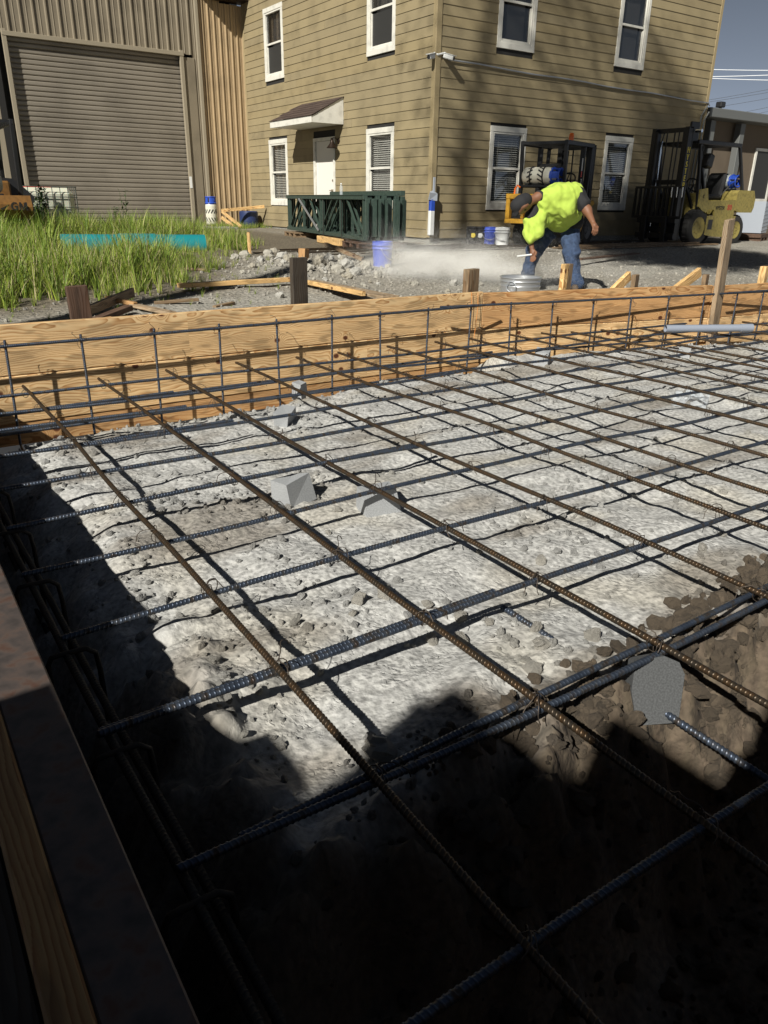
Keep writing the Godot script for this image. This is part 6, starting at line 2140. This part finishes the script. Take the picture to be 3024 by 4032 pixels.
# ---------------------------------------------------------------- rubble, gravel, grass, tree, dust
func build_rubble() -> void:
	var rocks := []
	for s in 6:
		rocks.append(rock_mesh(300 + s))
	rng.seed = 31
	var tones := []
	for q in [Color(0.52, 0.49, 0.42), Color(0.46, 0.42, 0.34), Color(0.56, 0.54, 0.49)]:
		var m: StandardMaterial3D = M["stone"].duplicate()
		m.vertex_color_use_as_albedo = false
		m.albedo_color = q.linear_to_srgb()
		tones.append(m)
	var big := [[5.50, -11.46, 0.17], [5.82, -11.9, 0.15], [5.57, -11.1, 0.19], [5.15, -11.6, 0.15], [5.55, -9.9, 0.22], [5.88, -10.2, 0.18], [5.6, -9.45, 0.19], [6.2, -10.3, 0.17], [5.78, -9.3, 0.17], [6.17, -9.6, 0.18], [5.3, -10.4, 0.17], [5.9, -9.75, 0.2], [6.0, -9.05, 0.14], [5.5, -9.0, 0.13], [6.4, -9.3, 0.14], [5.2, -9.6, 0.15], [6.3, -9.9, 0.12], [5.0, -10.7, 0.14], [4.8, -11.2, 0.13], [5.35, -10.0, 0.12], [3.96, -8.0, 0.11], [4.1, -7.86, 0.07], [4.11, -6.98, 0.10], [4.26, -6.9, 0.12], [4.4, -6.95, 0.07], [5.84, -7.1, 0.10], [6.6, -8.1, 0.13], [6.55, -7.8, 0.12], [6.35, -7.4, 0.08], [6.85, -8.4, 0.10], [7.0, -8.0, 0.08], [6.1, -7.6, 0.09], [4.5, -9.4, 0.09], [4.3, -9.8, 0.08], [4.6, -10.1, 0.11], [5.1, -8.95, 0.08], [5.4, -8.5, 0.07], [7.2, -8.9, 0.07], [6.8, -9.2, 0.1], [4.9, -9.2, 0.1]]
	for k in 40:
		big.append([rng.randf_range(4.6, 7.0), rng.randf_range(-11.4, -8.2), rng.randf_range(0.05, 0.1)])
	var heap_rocks := []
	for k in big.size():
		var q: Array = big[k]
		var o := obj("rubble_rock", rocks[k % 6], tones[k % 3])
		o.position = Vector3(q[0], ground_y(q[0], q[1]) + q[2] * 0.2, q[1])
		o.scale = Vector3(1.1, 1.0, 1.0) * q[2] * 0.56
		o.rotation = Vector3(rng.randf() * 0.8, rng.randf() * 6.0, rng.randf() * 0.8)
		tag(o, "pale limestone rock lying in the rubble between the green racks and the form", "rock", "rocks of the rubble heap")
		heap_rocks.append(o)
	label_by_nearness(heap_rocks, "pale limestone rock", [[Vector3(6.62, 0.1, -9.86), "the blue bucket in the rubble"], [Vector3(2.6, 0.0, -4.95), "the blackened stake"], [Vector3(4.72, 0.0, -8.0), "the dusty plank"], [Vector3(5.75, 0.1, -10.75), "the blue painted offcut"], [Vector3(5.62, 0.0, -5.82), "the metal pail"], [Vector3(4.7, 0.1, -11.2), "the grass edge by the racks"], [Vector3(7.0, 0.0, -8.0), "the worker"], [Vector3(5.3, 0.1, -9.6), "the middle of the rubble heap"], [Vector3(4.2, 0.0, -5.2), "the stake at the joint of the form"]])
	var many := []
	var tints := []
	for k in 9000:
		var x := rng.randf_range(0.5, 16.0)
		var z := rng.randf_range(-12.5, -5.0)
		if z > form_z(x) - 0.15:
			continue
		var heap := exp(-pow((x - 5.6) / 1.0, 2.0) - pow((z + 9.9) / 1.2, 2.0))
		if rng.randf() > 0.55 + heap or grass_amount(x, z) > 0.3:
			continue
		var r := 0.007 + 0.02 * pow(rng.randf(), 3.0) + 0.03 * heap * rng.randf()
		many.append(Transform3D(Basis.from_euler(Vector3(rng.randf() * 6, rng.randf() * 6, rng.randf() * 6)).scaled(Vector3.ONE * r), Vector3(x, ground_y(x, z) + r * 0.35, z)))
		tints.append(Color(0.48, 0.45, 0.39) * rng.randf_range(0.75, 1.15))
	stuff("gravel", rocks[1], M["stone"], many, "pale gravel strewn over the yard behind the form", "gravel", tints)
	# grass
	var clumps := []
	for s in 3:
		var m := MB.new()
		rng.seed = 60 + s
		for k in 16:
			var a := rng.randf() * TAU
			var base := Vector3(cos(a), 0, sin(a)) * rng.randf() * 0.06
			var h := rng.randf_range(0.5, 1.0)
			var lean := Vector3(cos(a), 0, sin(a)) * rng.randf_range(0.05, 0.38)
			var w := Vector3(-sin(a), 0, cos(a)) * rng.randf_range(0.005, 0.009)
			m.col = Color(0.12, 0.20, 0.022).lerp(Color(0.36, 0.42, 0.06), pow(rng.randf(), 1.1))
			if rng.randf() < 0.13:
				m.col = Color(0.38, 0.32, 0.17)
			var p0 := base
			for q in 3:
				var f := (q + 1) / 3.0
				var p1 := base + Vector3.UP * h * (f - 0.15 * f * f) + lean * f * f
				var w0 := w * (1.0 - q / 3.0)
				var w1 := w * (1.0 - f) + w * 0.05
				m.quad(p0 - w0, p0 + w0, p1 + w1, p1 - w1)
				p0 = p1
		clumps.append(m.mesh())
	var places := [[], [], []]
	rng.seed = 63
	var tries := 0
	for k in 20000:
		var x := rng.randf_range(-2.5, 8.4)
		var z := rng.randf_range(-20.8, -7.2)
		var ga := grass_amount(x, z)
		if ga < 0.0 or rng.randf() > 0.25 + 0.8 * ga or n2.get_noise_2d(x * 1.1 + 20.0, z * 1.1) < -0.28:
			continue
		if Vector2(x - 1.93, (z + 15.9) * 0.8).length() < 1.1 and rng.randf() < 0.7:
			continue
		var s := (0.24 + 0.34 * minf(ga, 1.0)) * rng.randf_range(0.5, 1.45) * (1.0 + 0.35 * n2.get_noise_2d(x * 0.7, z * 0.7 + 50.0))
		if x > 2.2 and x < 5.4 and z > -14.3 and z < -10.6:
			s *= 0.27 if rng.randf() < 0.92 else 0.8
		s *= lerpf(1.0, 0.55, smoothstep(-15.5, -18.5, z))
		places[k % 3].append(Transform3D(Basis.from_euler(Vector3(rng.randf_range(-0.12, 0.12), rng.randf() * TAU, rng.randf_range(-0.12, 0.12))).scaled(Vector3(s * 1.5, s, s * 1.5)), Vector3(x, ground_y(x, z) - 0.01, z)))
	for k in 500:      # sparse tufts in the gravel
		var x := rng.randf_range(0.3, 6.0)
		var z := rng.randf_range(-11.5, -6.2)
		var s := rng.randf_range(0.05, 0.16)
		if grass_amount(x, z) > -0.9 and rng.randf() < 0.6:
			places[k % 3].append(Transform3D(Basis.from_euler(Vector3(0, rng.randf() * TAU, 0)).scaled(Vector3(s * 1.8, s, s * 1.8)), Vector3(x, ground_y(x, z) - 0.01, z)))
	for k in 260:      # weeds at the shed and house foot
		var x := rng.randf_range(8.4, 10.2)
		var z := rng.randf_range(-22.1, -20.9)
		var s := rng.randf_range(0.12, 0.3)
		places[k % 3].append(Transform3D(Basis.from_euler(Vector3(0, rng.randf() * TAU, 0)).scaled(Vector3(s * 1.8, s, s * 1.8)), Vector3(x, ground_y(x, z) - 0.01, z)))
	for k in 3:
		stuff("grass", clumps[k], M["grass"], places[k], ["tall green grass round the teal pipe", "tall grass growing before the roll up door", "bright grass blades at the gravel edge"][k], "grass")
	# broad-leaved weeds
	var lf := MB.new()
	lf.quad(Vector3(0, 0, 0), Vector3(0.22, 0.05, 0.5), Vector3(0, 0.12, 1.0), Vector3(-0.22, 0.05, 0.5))
	var lm := lf.mesh()
	for q in [[Vector3(3.35, 0.25, -17.3), 0.95, "leafy green weed standing between the orange forklift and the tote tank"], [Vector3(2.95, 0.25, -16.2), 0.75, "lower leafy weed beside the orange forklift"], [Vector3(5.35, 0.25, -18.6), 1.0, "thin dark weed standing alone before the roll up door"], [Vector3(4.95, 0.25, -18.0), 0.6, "short thin weed left of the lone dark one"]]:
		var w := thing("weed", q[2], "weed", q[0], 0.0, "weeds before the shed")
		var thin: bool = q[2].contains("thin")
		var b := part(w, "stem", "leaf")
		var stems := 3 if thin else 7
		var tips := []
		for k in stems:
			var a := rng.randf() * TAU
			var lean := rng.randf_range(0.02, 0.2)
			var p := []
			for s in 5:
				var f := s / 4.0
				p.append(Vector3(cos(a) * lean * f, q[1] * f * rng.randf_range(0.92, 1.0), sin(a) * lean * f))
			b.tube(p, 0.006, 5, true, 0.002)
			tips.append(p)
		done(b)
		b = part(w, "leaf_cluster", "leaf")
		for p in tips:
			for k in (14 if thin else 34):
				var f := rng.randf_range(0.35, 1.0)
				var at: Vector3 = p[0].lerp(p[4], f)
				var bs := Basis.from_euler(Vector3(rng.randf_range(-0.9, 0.3), rng.randf() * TAU, rng.randf_range(-0.4, 0.4))).scaled(Vector3.ONE * rng.randf_range(0.05, 0.11))
				var xf := Transform3D(bs, at)
				b.quad(xf * Vector3(0, 0, 0), xf * Vector3(0.25, 0.05, 0.5), xf * Vector3(0, 0.1, 1.0), xf * Vector3(-0.25, 0.05, 0.5))
		done(b).set_meta("kind", "stuff")
	# the tall tree behind the viewer whose shade falls on the house
	var tp := Vector3(-4.88, 0.0, -3.76)
	var tree := thing("tall_tree", "tall tree standing outside the view to the left, shading the right end of the house", "tree", tp)
	var tb := part(tree, "trunk", "bark")
	tb.tube([Vector3(0, 0, 0), Vector3(-0.05, 5, -0.2), Vector3(-0.2, 10, -0.5), Vector3(-0.25, 16, -0.7), Vector3(0.0, 22, -0.2)], 0.20, 10, true, 0.06)
	var lv := []
	rng.seed = 71
	var side := Vector3(0.486, 0, 0.874)
	var along := Vector3(-0.874, 0, 0.486)
	for k in 112:
		var yw := 6.9 * rng.randf()
		var kind := k % 8       # 0-3 the thick right end, 4-5 the skirt over the machines, 6-7 thin spread
		var d := rng.randf_range(1.55 + 1.0 * smoothstep(1.0, 5.0, yw), 3.3)
		if kind > 5:
			d = rng.randf_range(-1.0, 2.6)
			yw = rng.randf_range(0.2, 6.5)
		elif kind > 2:
			d = rng.randf_range(2.7, 5.1)
			yw = rng.randf_range(-1.5, 0.9)
		var c := side * d + along * rng.randf_range(-1.5, 1.5)
		c.y = yw + 20.0 * 0.7536 + along.dot(c) * 0.7536
		var p0 := Vector3(-0.15, c.y - 1.0, -0.4)
		if k % 3 == 0:
			tb.tube([p0, p0.lerp(c, 0.5) + Vector3.UP * 0.25, c], 0.03, 5, true, 0.01)
		for j in (230 if kind < 6 else 190):
			var e := Vector3(rng.randfn(), rng.randfn() * 0.9, rng.randfn()) * (0.42 if kind < 6 else 0.85)
			lv.append(Transform3D(Basis.from_euler(Vector3(rng.randf() * 6, rng.randf() * 6, rng.randf() * 6)).scaled(Vector3.ONE * rng.randf_range(0.16, 0.32) * (1.0 if kind < 6 else 0.7)), c + e))
	done(tb)
	var mm := MultiMesh.new()
	mm.transform_format = MultiMesh.TRANSFORM_3D
	mm.mesh = lm
	mm.instance_count = lv.size()
	for k in lv.size():
		mm.set_instance_transform(k, lv[k])
	var cr := MultiMeshInstance3D.new()
	cr.multimesh = mm
	cr.material_override = M["leaf"]
	cr.name = "crown"
	cr.set_meta("kind", "stuff")
	tree.add_child(cr, true)
	var bp := thing("added_board_pile", "added pile of form boards outside the view, shading the side form", "boards", Vector3(-1.75, 0.0, 0.1))  # added out of view to cast shade over the side form
	for k in 26:
		var pb := MB.new()
		pb.uo = Vector2(rng.randf(), rng.randf())
		pb.box(Vector3(rng.randf_range(-0.05, 0.05), 0.06 + k * 0.047, rng.randf_range(-0.12, 0.12)), Vector3(1.55 + rng.randf_range(-0.1, 0.1), 0.044, 1.5), Basis(Vector3.UP, rng.randf_range(-0.05, 0.05)), 0.003)
		obj("plank", pb, M["old_wood"], bp)
	# an added covered stack, unseen behind the viewer, to shade the near trench
	var hp := MB.new()
	var nx := 60
	var nz := 10
	var pts := []
	for j in nz + 1:
		var r := []
		for i in nx + 1:
			var x := lerpf(-3.6, 0.35, float(i) / nx)
			var z := lerpf(0.55, 2.3, float(j) / nz)
			var h := lerpf(2.60, 2.12, smoothstep(-1.95, -1.45, x)) + 0.36 * n1.get_noise_2d(x * 2.2 + 11.0, 2.0) + 0.08 * sin(x * 7.1) - 0.5 * exp(-pow((x + 1.3) / 0.22, 2.0)) - 0.55 * exp(-pow((x + 1.82) / 0.10, 2.0))  # crest and notches shaped for the shade edge on the bank
			if i == 0 or i == nx or j == 0 or j == nz:
				h = 0.0
			r.append(Vector3(x, h + 0.05, z))
		pts.append(r)
	for j in nz:
		for i in nx:
			hp.quad(pts[j][i], pts[j + 1][i], pts[j + 1][i + 1], pts[j][i + 1])
	tag(obj("added_shade_stack", hp, M["tarp"]), "added tarpaulin covered stack behind the viewer, shading the near trench", "stack")


func build_dust() -> void:
	var m := MB.new()      # a wisp of forty fine grains
	rng.seed = 90
	for g in 44:
		var at0 := Vector3(rng.randfn(), rng.randfn(), rng.randfn()) * 0.045
		var s := rng.randf_range(0.0006, 0.0011)
		var b := Basis.from_euler(Vector3(rng.randf() * 6, rng.randf() * 6, 0)).scaled(Vector3.ONE * s)
		var c := [Vector3(1, 0, 0), Vector3(0, 0, -1), Vector3(-1, 0, 0), Vector3(0, 0, 1)]
		for k in 4:
			m.tri(at0 + b * c[k], at0 + b * c[(k + 1) % 4], at0 + b * Vector3(0, 1, 0))
			m.tri(at0 + b * c[(k + 1) % 4], at0 + b * c[k], at0 + b * Vector3(0, -1, 0))
	rng.seed = 91
	var f := noise(1.6, 92, FastNoiseLite.TYPE_SIMPLEX_SMOOTH, 3)
	var at := []
	var right := Vector3(0.687, 0, 0.727)
	var deep := Vector3(0.727, 0, -0.687)
	for q in [[Vector3(6.75, 0.20, -8.5), 0.55, 0.10, 0.35, 15000], [Vector3(6.35, 0.26, -8.7), 0.30, 0.13, 0.3, 7000], [Vector3(7.05, 0.24, -8.2), 0.40, 0.12, 0.3, 7500], [Vector3(6.8, 0.40, -8.4), 0.60, 0.14, 0.4, 4000], [Vector3(6.2, 0.40, -8.8), 0.28, 0.14, 0.3, 1700], [Vector3(7.6, 0.20, -7.9), 0.6, 0.11, 0.4, 3600]]:
		for k in q[4]:
			var p: Vector3 = q[0] + right * rng.randfn() * q[1] + deep * rng.randfn() * q[3] + Vector3.UP * rng.randfn() * q[2]
			if rng.randf() > 0.5 + 1.2 * f.get_noise_3d(p.x * 1.2, p.y * 2.4, p.z * 1.2) or p.y < ground_y(p.x, p.z) + 0.03:
				continue
			at.append(Transform3D(Basis.from_euler(Vector3(rng.randf() * 6, rng.randf() * 6, 0)).scaled(Vector3(1.3, 0.8, 1.3)), p))
	stuff("dust_cloud", m.mesh(), M["dust"], at, "cloud of pale dust blowing over the rubble left of the worker", "dust")


func build_wires() -> void:
	var k := 0
	for q in [[54.0, 7.83, 59.5, 7.55, 60.0, true], [54.0, 7.42, 59.5, 7.36, 60.0, true], [54.0, 7.37, 59.5, 7.02, 62.0, true], [54.0, 6.02, 59.5, 6.80, 140.0, false], [54.0, 5.92, 59.5, 6.62, 140.0, false], [54.0, 5.55, 59.5, 6.30, 150.0, false], [54.0, 4.9, 59.5, 5.85, 150.0, false], [54.0, 4.7, 59.5, 5.60, 155.0, false]]:
		var pa: Vector3 = Vector3(sin(deg_to_rad(q[0])), tan(deg_to_rad(q[1])), -cos(deg_to_rad(q[0]))) * q[4] + Vector3(0, CAM_Y, 0)
		var pb: Vector3 = Vector3(sin(deg_to_rad(q[2])), tan(deg_to_rad(q[3])), -cos(deg_to_rad(q[2]))) * q[4] + Vector3(0, CAM_Y, 0)
		var d := pb - pa
		var p := []
		for s in 15:
			var f := lerpf(-1.0, 2.0, s / 14.0)
			p.append(pa + d * f + Vector3.UP * 0.02 * d.length() * (f - 0.5) * (f - 0.5))
		var m := MB.new()
		m.tube(p, 0.022 if q[5] else 0.03, 6)
		tag(obj("overhead_wire", m, M["cable"] if q[5] else M["cable_dark"]), "%s overhead wire counted from the top in the sky beyond the house" % ordinal(k), "wire", "overhead wires")
		k += 1


func _ready() -> void:
	var cam := Camera3D.new()
	cam.name = "camera"
	cam.fov = rad_to_deg(2.0 * atan(2016.0 / 2930.0))
	cam.near = 0.05
	cam.far = 900.0
	add_child(cam)
	# yawed into the form's axes, tipped down 22.7 degrees, rolled a touch
	cam.transform = Transform3D(Basis(Vector3.UP, -CAM_YAW) * Basis(Vector3.RIGHT, -CAM_PITCH) * Basis(Vector3(0, 0, 1), CAM_ROLL), Vector3(0, CAM_Y, 0))
	cam.current = true
	var sky := ProceduralSkyMaterial.new()
	sky.sky_top_color = Color(0.024, 0.032, 0.048).linear_to_srgb()
	sky.sky_horizon_color = Color(0.42, 0.50, 0.63).linear_to_srgb()
	sky.sky_curve = 0.11
	sky.ground_horizon_color = Color(0.16, 0.16, 0.16).linear_to_srgb()
	sky.ground_bottom_color = Color(0.05, 0.05, 0.05).linear_to_srgb()
	sky.sun_angle_max = 1.0
	var env := Environment.new()
	env.background_mode = Environment.BG_SKY
	env.sky = Sky.new()
	env.sky.sky_material = sky
	env.background_energy_multiplier = 0.85
	env.tonemap_mode = Environment.TONE_MAPPER_LINEAR
	env.tonemap_exposure = 1.24
	env.sdfgi_enabled = true
	env.ssao_enabled = true
	env.ssil_enabled = true
	var we := WorldEnvironment.new()
	we.name = "world_environment"
	we.environment = env
	add_child(we)
	var sun := DirectionalLight3D.new()
	sun.name = "sun"
	sun.light_energy = 1.6
	sun.light_color = Color(1.0, 0.985, 0.945)
	sun.light_angular_distance = 0.6
	sun.shadow_enabled = true
	add_child(sun)
	var el := deg_to_rad(37.0)
	var to_sun := Vector3(-0.874 * cos(el), sin(el), 0.486 * cos(el))
	sun.look_at_from_position(to_sun * 30.0, Vector3.ZERO)

	n1 = noise(1.0, 1, FastNoiseLite.TYPE_SIMPLEX_SMOOTH, 3)
	n2 = noise(0.9, 2, FastNoiseLite.TYPE_SIMPLEX_SMOOTH, 3)
	ncell = noise(11.0, 4, FastNoiseLite.TYPE_CELLULAR, 1)
	ncell.cellular_return_type = FastNoiseLite.RETURN_DISTANCE
	make_materials()
	build_land()
	build_house()
	build_shed()
	build_forms()
	build_rebar()
	build_pit_things()
	build_machines()
	build_worker()
	build_yard()
	build_rubble()
	build_wires()
	build_dust()
